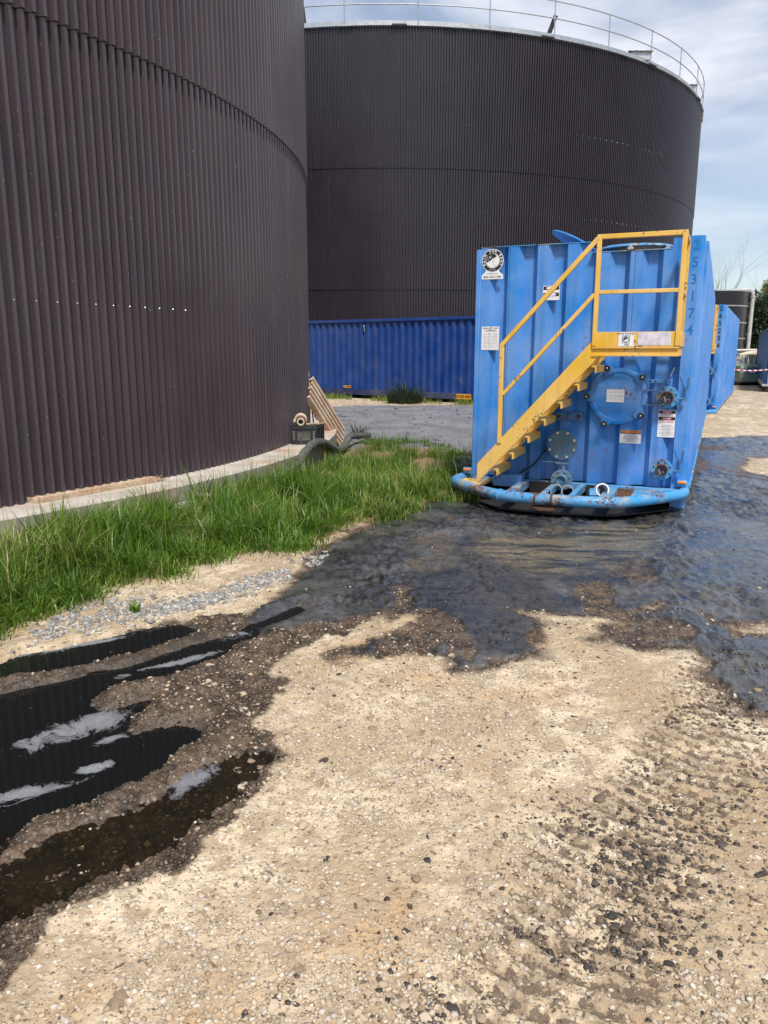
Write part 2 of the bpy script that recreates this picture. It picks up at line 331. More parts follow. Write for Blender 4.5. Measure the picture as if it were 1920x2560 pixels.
def height(x, y, z):
    b = GZ+.15*sm(13, 20, y)
    near = sm(-.5, -.03, np.maximum.reduce([z[k] for k in ('p1', 'p2', 'p3', 'p4')]))
    b = b+((fbm(x*.6, y*.6, 3, 5)-.5)*.03+(fbm(x*3, y*3, 3, 6)-.5)*.018)*(1-near)
    fine = (fbm(x*26, y*26, 3, 21)-.5)*.012+(ridged(x*55, y*55, 2, 22)-.5)*.005
    lump = (ridged(x*7+2*vn(x*3, y*3, 3), y*4.5, 3, 31)-.45)*.05+(fbm(x*22, y*15, 3, 33)-.5)*.026+(ridged(x*30, y*20, 2, 34)-.5)*.018
    lump *= .35+.9*sm(.35, .65, fbm(x*1.7, y*1.2, 2, 35))
    lump = lump*(1-.75*z['tan'])
    clod = (ridged(x*24, y*20, 3, 41)-.5)*.027+(fbm(x*9, y*9, 3, 43)-.5)*.012+(ridged(x*60, y*52, 2, 45)-.5)*.010
    pm_ = 1-sm(-.16, -.02, np.maximum.reduce([z[k] for k in ('p1', 'p2', 'p3')]))
    lump = lump*pm_*(.45+.55*sm(.02, .45, z['slsd']))
    h = b+fine*(1-z['sl'])*(1-.0*z['wet'])+(lump*1.05+.010*pm_)*z['sl']+clod*z['wet']*(1-z['sl'])
    S_, T_, _d = track_st(x, y); lug = .5+.5*np.sin(2*np.pi*(S_/.085+np.abs(T_)*2.2))
    h = h+((fbm(x*18, y*18, 2, 51)-.5)*.02-.012*sm(.35, .75, lug)*sm(.34, .24, np.abs(T_))-.006)*z['track']*(1-z['sl'])
    for k, dpt in (('p1', .055), ('p2', .07), ('p3', .07), ('p4', .026)):
        s = z[k]; h = h-dpt*sm(-.075, .05, s)+.015*np.exp(-((s+.13)/.05)**2)*(.4+1.2*vn(x*9, y*9, 44))
    for (ax, ay), (bx, by) in zip(RIDGE[:-1], RIDGE[1:]):
        ex, ey = bx-ax, by-ay; t = np.clip(((x-ax)*ex+(y-ay)*ey)/(ex*ex+ey*ey), 0, 1); dd_ = np.hypot(x-ax-t*ex, y-ay-t*ey)+.05*(vn(x*8, y*8, 47)-.5)
        h = np.maximum(h, -.142-.06*(dd_/.085)**2+clod*.8)
    h = h+.11*sm(1.1, .05, np.hypot(x+11.579, y-12.774)-10.79)*sm(11.5, 10.2, y)*(np.hypot(x+11.579, y-12.774) > 10)
    h = h+.05*z['grass']*(fbm(x*2, y*2, 2, 61))
    return h
# polar sheet, dense where the camera sees it closely
rr = [0.0, .6, 1.0, 1.35]; r_ = 1.55
while r_ < 1500:
    rr.append(r_); r_ *= 1.0030 if 1.6 < r_ < 12 else (1.007 if r_ < 20 else (1.02 if r_ < 60 else 1.15))
rr = np.array(rr)
th = np.concatenate([np.linspace(-180, -44, 34, endpoint=False), np.linspace(-44, 44, 640, endpoint=False), np.linspace(44, 180, 34)])
TH, RR = np.meshgrid(np.radians(th), rr); gx = (RR*np.sin(TH)).ravel(); gy = (RR*np.cos(TH)).ravel()
Z = zones(gx, gy); gzv = height(gx, gy, Z); far = np.hypot(gx, gy) > 70; gzv[far] = 0
nr, nth = RR.shape
i, j = np.meshgrid(np.arange(nr-1), np.arange(nth-1), indexing='ij'); a = (i*nth+j).ravel()
Fg = np.stack([a, a+1, a+nth+1, a+nth], 1)[:, ::-1]
A = np.stack([Z['sl'], Z['wet'], Z['grey'], Z['tan']], 1); ST = track_st(gx, gy); LUG = sm(.30, .70, .5+.5*np.sin(2*np.pi*(ST[0]/.085+np.abs(ST[1])*2.2)))*sm(.40, .26, np.abs(ST[1])); B = np.stack([Z['grass'], Z['track']*(.45+.75*LUG), np.maximum.reduce([sm(-.12, .0, Z[k]) for k in ('p1', 'p2', 'p3')]), np.ones_like(gx)], 1)
def mk_ground():
    b = NB('yard_ground'); v = b.coord(); sl, wet, grey, tan = b.attr('za'); gr, trk, pool, _ = b.attr('zb')
    n1, n2, nor, smear = b.attr('zc'); n3 = b.noise(v, 70, 3, .6)
    vd = b.n('TexVoronoi'); b.l(v, vd.inputs['Vector']); vd.inputs['Scale'].default_value = 46
    vd2 = b.n('TexVoronoi'); b.l(v, vd2.inputs['Vector']); vd2.inputs['Scale'].default_value = 95
    sand = b.mix(b.ramp(n1, [(.3, 0.), (.7, 1.)]), (.39, .28, .165), (.62, .51, .36))
    sand = b.mix(b.ramp(n2, [(.42, 0.), (.62, 1.)]), sand, (.38, .285, .185))
    s1 = b.n('SeparateColor'); b.l(vd.outputs['Color'], s1.inputs[0]); s2 = b.n('SeparateColor'); b.l(vd2.outputs['Color'], s2.inputs[0])
    pebc = b.ramp(s1.outputs[0], [(0, (.26, .20, .14)), (.35, (.46, .38, .27)), (.7, (.60, .52, .40)), (1, (.70, .64, .55))])
    pm = b.math('MULTIPLY', b.ramp(vd.outputs[0], [(.30, 1.), (.42, 0.)]), b.ramp(b.math('ADD', s1.outputs[1], b.math('MULTIPLY', n1, .8)), [(.82, 0.), (.90, 1.)]))
    pm2 = b.math('MULTIPLY', b.ramp(vd2.outputs[0], [(.30, 1.), (.45, 0.)]), b.ramp(s2.outputs[1], [(.45, 0.), (.5, 1.)]))
    peb2 = b.ramp(s2.outputs[0], [(0, (.15, .115, .08)), (.4, (.38, .31, .22)), (1, (.60, .54, .45))])
    dry = b.mix(pm2, sand, peb2); dry = b.mix(pm, dry, pebc)
    nf = b.noise(v, 30, 4, .7); spk = b.ramp(b.math('ADD', nf, b.math('MULTIPLY', trk, .125)), [(.605, 0.), (.650, 1.)]); dry = b.mix(b.math('MULTIPLY', spk, .80), dry, (.085, .060, .042))
    org = b.ramp(nor, [(.62, 0.), (.78, .4)]); dry = b.mix(org, dry, (.50, .27, .10))
    tk = b.math('MULTIPLY', trk, b.ramp(n2, [(.40, 0.), (.62, 1.)])); dry = b.mix(b.math('MULTIPLY', tk, .38), dry, (.15, .105, .07))
    soil = b.mix(n2, (.13, .075, .038), (.33, .20, .105)); dry = b.mix(b.math('MULTIPLY', gr, .85), dry, soil)
    gry = b.mix(b.ramp(n1, [(.3, 0.), (.7, 1.)]), (.17, .17, .185), (.25, .25, .265)); gry = b.mix(b.ramp(n2, [(.62, 0.), (.7, 1.)]), gry, (.06, .058, .06))
    dry = b.mix(grey, dry, gry)
    brn = b.mix(b.ramp(n2, [(.35, 0.), (.65, 1.)]), (.040, .027, .018), (.125, .083, .053)); brn = b.mix(b.ramp(n3, [(.56, 0.), (.66, .8)]), brn, (.022, .016, .012)); brn = b.mix(b.math('MULTIPLY', pm, .8), brn, b.mix(.6, pebc, (.07, .05, .035)))
    brn = b.mix(b.math('MULTIPLY', pool, .55), brn, (.035, .028, .02))
    c = b.mix(wet, dry, brn)
    slc = b.mix(b.ramp(n2, [(.35, 0.), (.65, 1.)]), (.015, .015, .016), (.052, .051, .050)); slc = b.mix(b.ramp(n1, [(.54, 0.), (.70, .7)]), slc, (.11, .105, .10))
    slc = b.mix(b.math('MULTIPLY', tan, b.ramp(smear, [(.40, 0.), (.54, .9)])), slc, (.20, .165, .10))
    slc = b.mix(b.ramp(nf, [(.58, 0.), (.64, .9)]), slc, (.010, .010, .012))
    c = b.mix(sl, c, slc)
    b.set('Base Color', c)
    rs = b.mix(b.ramp(n1, [(.35, 0.), (.65, 1.)]), (.16,)*3, (.40,)*3)
    ro = b.mix(sl, b.mix(wet, b.mix(grey, (.93,)*3, (.50,)*3), (.50,)*3), rs); b.set('Roughness', ro)
    peb_h = b.math('ADD', b.math('MULTIPLY', pm, b.math('SUBTRACT', .45, vd.outputs[0])), b.math('MULTIPLY', b.math('MULTIPLY', pm2, b.math('SUBTRACT', .45, vd2.outputs[0])), .5))
    gm = b.math('SUBTRACT', 1.0, sl, True)
    b_str = .6
    h = b.math('ADD', b.math('MULTIPLY', peb_h, gm), b.math('MULTIPLY', n3, .35))
    b.set('Coat Weight', b.math('MULTIPLY', sl, b.ramp(n2, [(.42, .95), (.66, .35)]))); b.set('Coat Roughness', .08); b.set('Coat Normal', b.bump(nf, .30, .02))
    b.set('Normal', b.bump(h, .85, .016, b.bump(b.noise(v, 24, 4, .65, .5), b_str, .02))); return b.m
M['ground'] = mk_ground()
def std(f): return np.clip(.5+.125*(f-f.mean())/f.std(), 0, 1)
nearm = np.hypot(gx, gy) < 30; C3 = [std(fbm(gx*q, gy*q, 5, s_, .6)) for q, s_ in ((2.2, 301), (14, 302), (1.3, 303))]; smr = std(fbm(gx*2.0, gy*14, 5, 304, .6))
ground = npmesh('ground', np.stack([gx, gy, gzv], 1), Fg, M['ground'], smooth=True, attrs={'za': A, 'zb': B, 'zc': np.stack(C3+[smr], 1)}); tag(ground, kind='structure')
def hz(x, y):
    x = np.atleast_1d(np.asarray(x, float)); y = np.atleast_1d(np.asarray(y, float)); return height(x, y, zones(x, y))

# ------------------------------------------------------------------ pools
def mk_pool(name, base, foam, deep):
    b = NB(name); v = b.coord(); f, _, _, _ = b.attr('foam')
    wv = b.n('TexNoise'); b.l(v, wv.inputs['Vector']); wv.inputs['Scale'].default_value = 2.6; wv.inputs['Detail'].default_value = 3; wv.inputs['Distortion'].default_value = 1.2
    off = b.n('VectorMath', operation='SCALE'); b.l(wv.outputs['Color'], off.inputs[0]); off.inputs['Scale'].default_value = .55
    ad = b.n('VectorMath', operation='ADD'); b.l(v, ad.inputs[0]); b.l(off.outputs[0], ad.inputs[1])
    st = b.noise(ad.outputs[0], 5.0, 6, .62, .7); fl = b.noise(ad.outputs[0], 26, 5, .65, 1.0)
    k = b.math('ADD', b.math('MULTIPLY', st, .66), b.math('MULTIPLY', fl, .34)); k = b.math('ADD', k, b.math('MULTIPLY', f, .34))
    m = b.ramp(k, [(.69, 0.), (.725, .6), (.78, .9), (.86, 1.)])
    dots = b.ramp(b.noise(v, 62, 2, .5), [(.745, 0.), (.76, .7)]); m = b.math('MAXIMUM', m, dots)
    fc = b.mix(b.ramp(fl, [(.35, 0.), (.65, 1.)]), foam, tuple(x*.55 for x in foam))
    b.set('Base Color', b.mix(m, base, fc)); b.set('Roughness', b.mix(m, (.04,)*3, (.6,)*3)); b.set('IOR', 1.33)
    b.set('Normal', b.bump(m, .25, .004, b.bump(b.noise(v, 6, 2), .02, .01)))
    if deep < 1:
        tr = b.n('BsdfTransparent'); tr.inputs[0].default_value = (.48, .44, .34, 1); gl = b.n('BsdfGlossy'); gl.inputs['Roughness'].default_value = .05
        fr = b.n('Fresnel'); fr.inputs[0].default_value = 1.33; w1 = b.n('MixShader'); b.l(fr.outputs[0], w1.inputs[0]); b.l(tr.outputs[0], w1.inputs[1]); b.l(gl.outputs[0], w1.inputs[2])
        w2 = b.n('MixShader'); b.l(b.math('MAXIMUM', m, b.ramp(b.noise(v, 3.2, 3), [(.3, deep), (.7, deep*.45)])), w2.inputs[0]); b.l(w1.outputs[0], w2.inputs[1]); b.l(b.b.outputs[0], w2.inputs[2]); b.l(w2.outputs[0], b.o.inputs[0])
    return b.m
def pool(name, poly, zlev, mat, foamspots, label):
    P = np.array(poly); x0, y0 = P.min(0)-.12; x1, y1 = P.max(0)+.12; st = .03
    xs = np.arange(max(x0, -6), x1, st); ys = np.arange(y0, y1, st); X, Y = np.meshgrid(xs, ys); x = X.ravel(); y = Y.ravel()
    d = sdist(x, y, poly); keep = d > -.13
    fo = np.zeros_like(x)
    for (fx, fy, rx, ry, an, k) in foamspots:
        dx, dy = x-fx, y-fy; c, s = math.cos(an), math.sin(an); e = ((dx*c+dy*s)/rx)**2+((-dx*s+dy*c)/ry)**2
        fo = np.maximum(fo, k*np.exp(-e))
    ny, nx = X.shape; ii, jj = np.meshgrid(np.arange(ny-1), np.arange(nx-1), indexing='ij'); a = (ii*nx+jj).ravel(); F = np.stack([a, a+1, a+nx+1, a+nx], 1)
    F = F[keep[F].all(1)]; us = np.unique(F); rm = np.zeros(len(x), int); rm[us] = np.arange(len(us))
    o = npmesh(name, np.stack([x, y, np.full_like(x, zlev)], 1)[us], rm[F], mat, smooth=True, attrs={'foam': np.stack([fo, fo, fo, fo+1], 1)[us]})
    tag(o, kind='structure', label=label); return o
M['pool'] = mk_pool('black_slurry_water', (.006, .007, .007), (.26, .27, .29), 1)
M['murk'] = mk_pool('murky_brown_water', (.018, .018, .013), (.25, .25, .28), .40)
def fs(u, v, rx, ry, an, k): p = gp(u, v, -.19); return (p[0], p[1], rx, ry, R(an), k)
z3 = lambda a, b: (a*.4581, 1740+b*.4581)
z2_ = lambda a, b: (a*.482, 1500+b*.482)
pool('water', POOL1, -.171, M['pool'], [fs(*z2_(450, 240), .35, .05, 28, .9), fs(*z2_(120, 300), .3, .07, 28, .8)], 'narrow black slurry pool nearest the grass')
pool('water', POOL2, -.173, M['pool'], [fs(*z2_(1200, 205), .2, .08, 40, .75), fs(*z2_(950, 330), .4, .05, 35, .8), fs(*z2_(1400, 140), .2, .06, 40, .7)], 'long black slurry channel')
pool('water', POOL3, -.174, M['pool'], [fs(*z3(430, 190), .30, .16, 40, 1.0), fs(*z3(420, 80), .25, .05, 25, .8), fs(*z3(590, 260), .12, .05, 40, .9), fs(*z3(520, 410), .09, .045, 30, 1.3), fs(*z3(60, 570), .22, .07, 30, 1.1), fs(*z3(260, 540), .3, .03, 35, .8)], 'widest black slurry pool with pale foam swirls')
pool('water', POOL4, -.161, M['murk'], [fs(*z3(1060, 480), .17, .08, 40, 1.05), fs(*z3(1240, 420), .14, .04, 40, .8), fs(*z3(980, 560), .1, .05, 60, .7)], 'shallow murky brown pool')

# ------------------------------------------------------------------ big cylindrical tanks
def ribs(Rr, z0, z1, n, depth):
    pr = [(0, depth), (.32, depth), (.45, 0), (.87, 0)]
    V = []
    for z in (z0, z1):
        for k in range(n):
            for f, d in pr:
                t = 2*math.pi*(k+f)/n; V.append(((Rr+d)*math.cos(t), (Rr+d)*math.sin(t), z))
    m = n*4; return V, [(i, (i+1) % m, m+(i+1) % m, m+i) for i in range(m)]
def round_tank(c, Rr, nrib, seams, mat, rail, rows, label, depth=.056, roofz=None):
    t = empty('storage_tank', (*c, 0), label=label, cat='tank')
    for q in range(len(seams)-1):
        mb = MB(); mb.add(*ribs(Rr+.022*q, seams[q]-(.05 if q else 0), seams[q+1], nrib, depth)); mb.build('cladding_band', mat, t, smooth=0)
    top = seams[-1]
    mb = MB(); mb.lathe([(Rr-.02, top-.15), (Rr*.5, top+.25), (.2, top+.6)], (0, 0, 0), (0, 0, 1), 72); mb.build('roof', M['roofm'], t)
    mb = MB()
    for z, every in rows:
        q = sum(z > s for s in seams)-1
        for k in range(0, nrib, every):
            a = 2*math.pi*(k+.16)/nrib
            if Rr < 12 and not (R(300) < a < R(337)): continue
            r0 = Rr+.022*q+depth; ca, sa = math.cos(a), math.sin(a); s = .0075 if Rr < 12 else .010
            p = [(r0*ca-sa*x, r0*sa+ca*x, z+y) for x, y in ((-s, 0), (-s*.5, s), (s*.5, s), (s, 0), (s*.5, -s), (-s*.5, -s))]
            mb.add(p+[((r0+.009)*ca, (r0+.009)*sa, z)], [(i_, (i_+1) % 6, 6) for i_ in range(6)])
    tag(mb.build('screw_heads', M['bolt'], t, smooth=0), kind='stuff')
    if rail:
        RG = Rr+.10
        mb = MB(); mb.lathe([(RG-.04, top+.04), (RG+.06, top+.04), (RG+.06, top+.06), (RG, top+.075), (RG, top+.22), (RG-.04, top+.22)], (0, 0, 0), (0, 0, 1), 160, True); mb.build('rim_angle', M['galv'], t)
        mb = MB(); mb.lathe([(Rr-.01, top-.02), (Rr+.07, top-.02), (Rr+.07, top+.035), (Rr-.01, top+.035)], (0, 0, 0), (0, 0, 1), 160, True); mb.build('rim_gap_shade', M['dark'], t)  # dark ring standing in for the shaded gap below the rim
        NP = 40
        for k in range(56):
            a = 2*math.pi*k/56+.03; mb = MB(); mb.box(((RG+.062)*math.cos(a), (RG+.062)*math.sin(a), top+.055), (.05, .55, .06), Matrix.Rotation(a, 3, 'Z')); mb.build('sky_gap_dash', M['galv'] if k % 3 else M['dark'], t)  # added dashes: pale metal stands in for sky showing through the rim gap
        for k in range(NP):
            a = 2*math.pi*(k+rail)/NP; x, y = RG*math.cos(a), RG*math.sin(a)
            mb = MB(); mb.cyl((x, y, top+.1), (x, y, top+1.36), .024, 8); mb.lathe([(.035, 0), (.035, .06)], (x, y, top+.72), (0, 0, 1), 8); mb.lathe([(.035, 0), (.035, .06)], (x, y, top+1.31), (0, 0, 1), 8)
            mb.build('rail_post', M['galv'], t)
        for z in (.75, 1.34):
            mb = MB(); mb.lathe([(RG+.02*math.cos(q), top+z+.02*math.sin(q)) for q in [k*math.pi/3 for k in range(6)]], (0, 0, 0), (0, 0, 1), 160, True); mb.build('guard_rail', M['galv'], t)
    return t
big = round_tank((.04, 48.1), 17.0, 1010, [0, 3.95, 8.37, 13.1], M['clad2'], .45, [(z, 3) for z in (5.2, 6.8, 9.9)], 'wide dark ribbed storage tank with guardrail behind the blue containers')
left = round_tank((-11.579, 12.774), 10.26, 630, [.25, 4.41, 8.6, 12.7], M['clad'], 0, [(2.02, 2), (8.3, 2)], 'nearest brown ribbed storage tank on concrete plinth at left')
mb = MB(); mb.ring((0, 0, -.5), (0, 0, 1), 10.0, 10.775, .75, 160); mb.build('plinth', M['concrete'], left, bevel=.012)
# hardware sticking out over the far tank's rim
def on_big(u, z, r=17.0):
    a = (u-960)/1964; cx, cy = .04, 48.1; A_ = 1+a*a; B_ = -(a*cx+cy); C_ = cx*cx+cy*cy-r*r
    y = (-B_-math.sqrt(B_*B_-A_*C_))/A_; return Vector((a*y-cx, y-cy, z))
for u in (772, 1335):
    p = on_big(u, 13.3, 16.7); o = p.normalized(); o.z = 0; mb = MB(); lean = Vector((.20 if u > 1000 else -.06, 0, 0))
    for sx in ((0,) if u > 1000 else (-.11, .13)):
        mb.bar(p+Vector((sx, 0, -.1)), p+Vector((sx, 0, .75))+lean*1.6, .10 if u < 1000 else .22, .16)
    mb.build('roof_bracket', M['dark'], big, bevel=.01)
for u, w_ in ((1550, .8), (1672, .45)):
    p = on_big(u, 13.42, 16.75); mb = MB(); mb.box(p, (w_, .6, .30)); mb.box(p+Vector((0, 0, .17)), (w_+.2, .8, .04)); mb.build('vent_box', M['galv'], big, bevel=.01)

# ------------------------------------------------------------------ rental tanks (box tanks on skids)
BADGE = 1
def corr_pts(x0, x1, pitch, depth, a=.42, s=.13, start=0):
    P = [(x0, 0)]; x = x0+start
    while x < x1-.02:
        for f, d in ((a, 0), (a+s, depth), (1-s, depth), (1, 0)):
            q = x+f*pitch
            if q < x1: P.append((q, d))
        x += pitch
    P.append((x1, 0)); return P
TX = lambda x0, z0, y: (lambda x, z: (x0+x, y, z0+z))
def lines(mb, x0, x1, z0, z1, n, y, h=.004, seed=0):
    rg = random.Random(seed)
    for k in range(n):
        z = z1-(k+.5)*(z1-z0)/n; c = (x0+x1)/2; w_ = (x1-x0)/2*rg.uniform(.55, 1)
        mb.bx(c-w_, c+w_, y-.0008, y, z-h/2, z+h/2)
def flange(t, name, x, z, r, nb, yb, y0, mat, cap=None, capmat=None, boltmat='bolt', br=.011, bo=.82):
    mb = MB(); mb.lathe([(r*.62, y0), (r*.62, yb), (r*.98, yb), (r, yb+.003), (r, yb+.022), (r*.98, yb+.025)], (x, 0, z), (0, -1, 0), 36); f = mb.build(name, mat, t)
    for k in range(nb):
        a = 2*math.pi*(k+.5)/nb; c = (x+r*bo*math.cos(a), -yb-.025, z+r*bo*math.sin(a))
        m2 = MB(); m2.lathe([(br, 0), (br, .007), (br*.7, .011)], c, (0, -1, 0), 6); m2.build('bolt', M[boltmat], f, smooth=0)
    if cap:
        m2 = MB(); rc = r*cap; m2.lathe([(rc, 0), (rc, .045), (rc*.9, .05), (rc*.78, .05), (rc*.78, .02), (0.001, .02)], (x, -yb-.025, z), (0, -1, 0), 28); m2.build('coupling_cap', capmat, f)
        for k in range(5):
            a = 2*math.pi*(k+.3)/5; m3 = MB(); m3.lathe([(br, 0), (br, .008)], (x+rc*.45*math.cos(a), -yb-.045, z+rc*.45*math.sin(a)), (0, -1, 0), 6); m3.build('bolt', M['bluebolt'], f, smooth=0)
        m2 = MB(); m2.tube([(x-rc*.9, -yb-.07, z-.02), (x-rc*.5, -yb-.085, z+.01), (x-rc*.2, -yb-.08, z-.04), (x-rc*.55, -yb-.07, z-rc*1.1), (x-rc*1.3, -yb-.05, z-rc*1.25)], .005, 6); m2.build('chain', M['bolt'], f)
    return f
def rental_tank(loc, yaw, number, ghost, label, full=True):
    t = empty('rental_tank', loc, -yaw, label=label, cat='tank', group='blue rental tanks on skids')
    W, LN, ZT, ZB = 2.44, 11.0, 2.75, .10
    # front wall
    P = corr_pts(.06, 2.30, .335, .075, .36, .17, start=-.02); xs = []
    for xa in (1.29, 2.14):
        for i_ in range(len(P)-1):
            if P[i_][0] < xa < P[i_+1][0]:
                f = (xa-P[i_][0])/(P[i_+1][0]-P[i_][0]); P.insert(i_+1, (xa, P[i_][1]+f*(P[i_+1][1]-P[i_][1]))); break
    mb = MB(); zt = lambda xm: 2.64 if 1.29 < xm < 2.14 else ZT
    for (xa, ya), (xb, yb) in zip(P[:-1], P[1:]):
        z1 = zt((xa+xb)/2); mb.add([(xa, ya, ZB), (xb, yb, ZB), (xb, yb, z1), (xa, ya, z1)], [(0, 1, 2, 3)])
    mb.build('front_wall', M['blue'], t, smooth=0, fix=False)
    mb = MB(); mb.bx(.055, 1.285, -.004, .07, ZT, ZT+.008); mb.build('top_edge', M['blue2'], t)
    mb = MB(); mb.bx(1.30, 2.14, -.004, .07, 2.641, 2.650); mb.build('notch_edge', M['blue2'], t)
    if full:
        MB().bx(.395, .399, -.006, .0, ZB, ZT-.01).build('weld_seam', M['bluebolt'], t); MB().bx(1.765, 1.769, -.005, 0, 1.8, 2.63).build('weld_seam', M['bluebolt'], t)
    # posts, side walls, roof, rear
    mb = MB(); mb.bx(0, .058, -.015, .10, -.1, ZT-.02); mb.build('corner_post', M['blue'], t, bevel=.008)
    pr = [(2.296, .12), (2.296, -.012)]+[(2.405+.045*math.sin(a), .033-.045*math.cos(a)) for a in [k*math.pi/12 for k in range(7)]]+[(2.45, .12)]
    mb = MB(); mb.prism(pr, lambda x, y, k: (x, y, -.12 if k == 0 else ZT+.012)); post = mb.build('corner_post', M['blue'], t, smooth=40)
    mt = M['ghost'] if ghost else M['black']
    for k, ch in enumerate(number):
        mb = MB(); put_text(mb, ch, .175 if not ghost else .145, TX(2.365, (2.66 if not ghost else 2.665)-k*(.185 if not ghost else .172), -.0135), .004 if not ghost else .003, sx=.85); mb.build('digit', mt, post, smooth=0)
    P = corr_pts(.12, LN-.1, .42, -.05, .46, .10)
    for xs_, sg, nm in ((W-.012, 1, 'side_wall'), (.012, -1, 'side_wall')):
        mb = MB(); V = []
        for z in (.12, ZT-.005):
            V += [(xs_-sg*d*-1 if False else xs_+sg*(-d), y, z) for y, d in P]
        n = len(P); mb.add(V, [(i_, i_+1, n+i_+1, n+i_) for i_ in range(n-1)]); mb.build(nm, M['blue'], t, smooth=0)
    mb = MB(); mb.bx(.03, W-.03, LN-.1, LN-.03, .1, ZT); mb.build('rear_wall', M['blue'], t)
    mb = MB(); mb.bx(.02, W-.02, .09, LN-.04, 2.55, 2.60); mb.build('roof_plate', M['blue'], t)
    mb = MB(); mb.bx(W-.02, W+.055, .10, LN, .09, .125); mb.build('side_ledge', M['blue2'], t, bevel=.004)
    for x in (W-.05, .05):
        mb = MB(); mb.bx(x-.045, x+.045, .12, LN, -.24, .088); mb.build('skid_rail', M['grey'] if x > 1 else M['dark'], t)
    mb = MB(); mb.bx(.12, W-.12, .5, LN-.3, -.12, .095); mb.build('floor_pan', M['dark'], t)
    # roof hatch
    hc = (1.72, .48, 2.62); mb = MB(); mb.ring(hc, (0, 0, 1), .36, .40, .075, 40); h = mb.build('roof_hatch', M['dark'], t)
    mb = MB(); mb.lathe([(.40, 0), (.41, .012), (.39, .035), (.2, .05), (.001, .052)], (hc[0], hc[1], 2.695), (0, 0, 1), 40); mb.build('hatch_lid', M['blue2'], h)
    for a in (-150, -92, -35):
        x, y = hc[0]+.43*math.cos(R(a)), hc[1]+.43*math.sin(R(a)); mb = MB(); mb.box((x, y, 2.67), (.03, .05, .07)); mb.lathe([(.016, -.03), (.016, .03)], (x, y-.03, 2.665), (1, 0, 0), 8); mb.lathe([(.022, 0), (.022, .02)], (x, y-.05, 2.672), (0, -1, 0), 6); mb.build('wing_nut', M['bolt'], h)
    if full:   # open lid plate leaning over the roof edge
        c = Vector((1.07, .30, 2.80)); ax = Vector((.87, .0, -.42)).normalized(); nrm = Vector((-.42, -.13, -.87)).normalized(); ay = ax.cross(nrm).normalized()
        mb = MB(); pts = [(.29*math.cos(a), .29*math.sin(a)) for a in [k*2*math.pi/32 for k in range(32)]]
        mb.prism(pts, lambda x, y, k: c+ax*x+ay*y+nrm*(.0 if k == 0 else .02)); mb.build('open_lid', M['blue'], t, bevel=.004)
    # platform, stairs, rails (yellow)
    Y = M['yellow']; yo = -.75
    pf = MB(); pf.bx(1.466, 2.31, yo-.012, yo, 1.632, 1.778).build('toe_board', Y, t, bevel=.003)
    mb = MB(); mb.bx(2.31, 2.322, yo-.012, -.03, 1.632, 1.778); mb.build('toe_board', Y, t, bevel=.003)
    mb = MB(); mb.bx(1.47, 2.305, yo-.02, yo+.03, 1.615, 1.63); mb.bx(1.47, 2.305, yo+.002, yo+.014, 1.55, 1.615); mb.bx(1.47, 2.305, yo-.02, yo+.03, 1.538, 1.549); mb.build('platform_channel', Y, t, bevel=.002)
    [MB().bx(a_, a_+.018, yo+.03, -.02, 1.54, 1.628).build('platform_side', Y, t, bevel=.002) for a_ in (1.468, 2.29)]
    for k in range(9):
        mb = MB(); mb.bx(1.49, 2.29, yo+.035+k*.078, yo+.055+k*.078, 1.60, 1.63); mb.build('grating_bar', M['galv'], t)
    def rail(p, q, s=.045, nm='rail'): MB().bar(p, q, s, s).build(nm, Y, t, bevel=.004)
    rail((1.489, yo, 1.64), (1.489, yo, 2.68), nm='rail_post'); rail((2.285, yo, 1.64), (2.285, yo, 2.68), nm='rail_post'); rail((2.288, -.10, 1.64), (2.288, -.10, 2.68), nm='rail_post')
    rail((1.467, yo, 2.70), (2.31, yo, 2.70)); rail((2.287, yo+.024, 2.695), (2.287, -.08, 2.695)); rail((1.512, yo, 2.169), (2.262, yo, 2.169), .038); rail((2.287, yo+.024, 2.165), (2.287, -.124, 2.165), .034)
    rail((.53, yo, .60), (.53, yo, 1.645), nm='handrail_post'); rail((.515, yo, 1.638), (1.478, yo, 2.69)); rail((.552, yo, 1.128), (1.467, yo, 2.15), .038)
    a0, a1 = Vector((.29, 0, .245)), Vector((1.50, 0, 1.595)); d = (a1-a0).normalized(); up = Vector((-d.z, 0, d.x))
    for y in (yo, -.12):
        lo, hi = .145, .345
        poly = [(.285, .145), (.285, .345), (1.466, 1.672), (1.466, 1.535), (1.53, 1.533)]
        mb = MB(); mb.prism(poly, lambda x, z, k: (x, y+(-.006 if k == 0 else .006), z))
        mb.bar(Vector((.285, y+.02, .35)), Vector((1.464, y+.02, 1.676)), .05, .010, up); mb.bar(Vector((.30, y+.02, .15)), Vector((1.53, y+.02, 1.530)), .05, .010, up)
        mb.build('stair_stringer', Y, t, bevel=.002)
    for k in range(7):
        f = (k+.55)/7.2; x = .25+1.21*f; z = .175+1.36*f
        mb = MB(); mb.bx(x-.02, x+.17, yo+.03, -.13, z+.012, z+.03); mb.bx(x+.155, x+.17, yo+.03, -.13, z-.045, z+.012); mb.bx(x-.02, x-.005, yo+.03, -.13, z-.02, z+.012); mb.build('stair_tread', Y, t, bevel=.002)
    # bumper and deck
    bp = [(-.03, .10), (-.10, -.02), (-.11, -.30), (.04, -.52), (.30, -.78), (.62, -1.0), (.9, -1.055), (1.2, -1.06), (1.55, -1.03), (1.83, -.94), (2.10, -.68), (2.34, -.34), (2.43, -.16), (2.43, .10)]
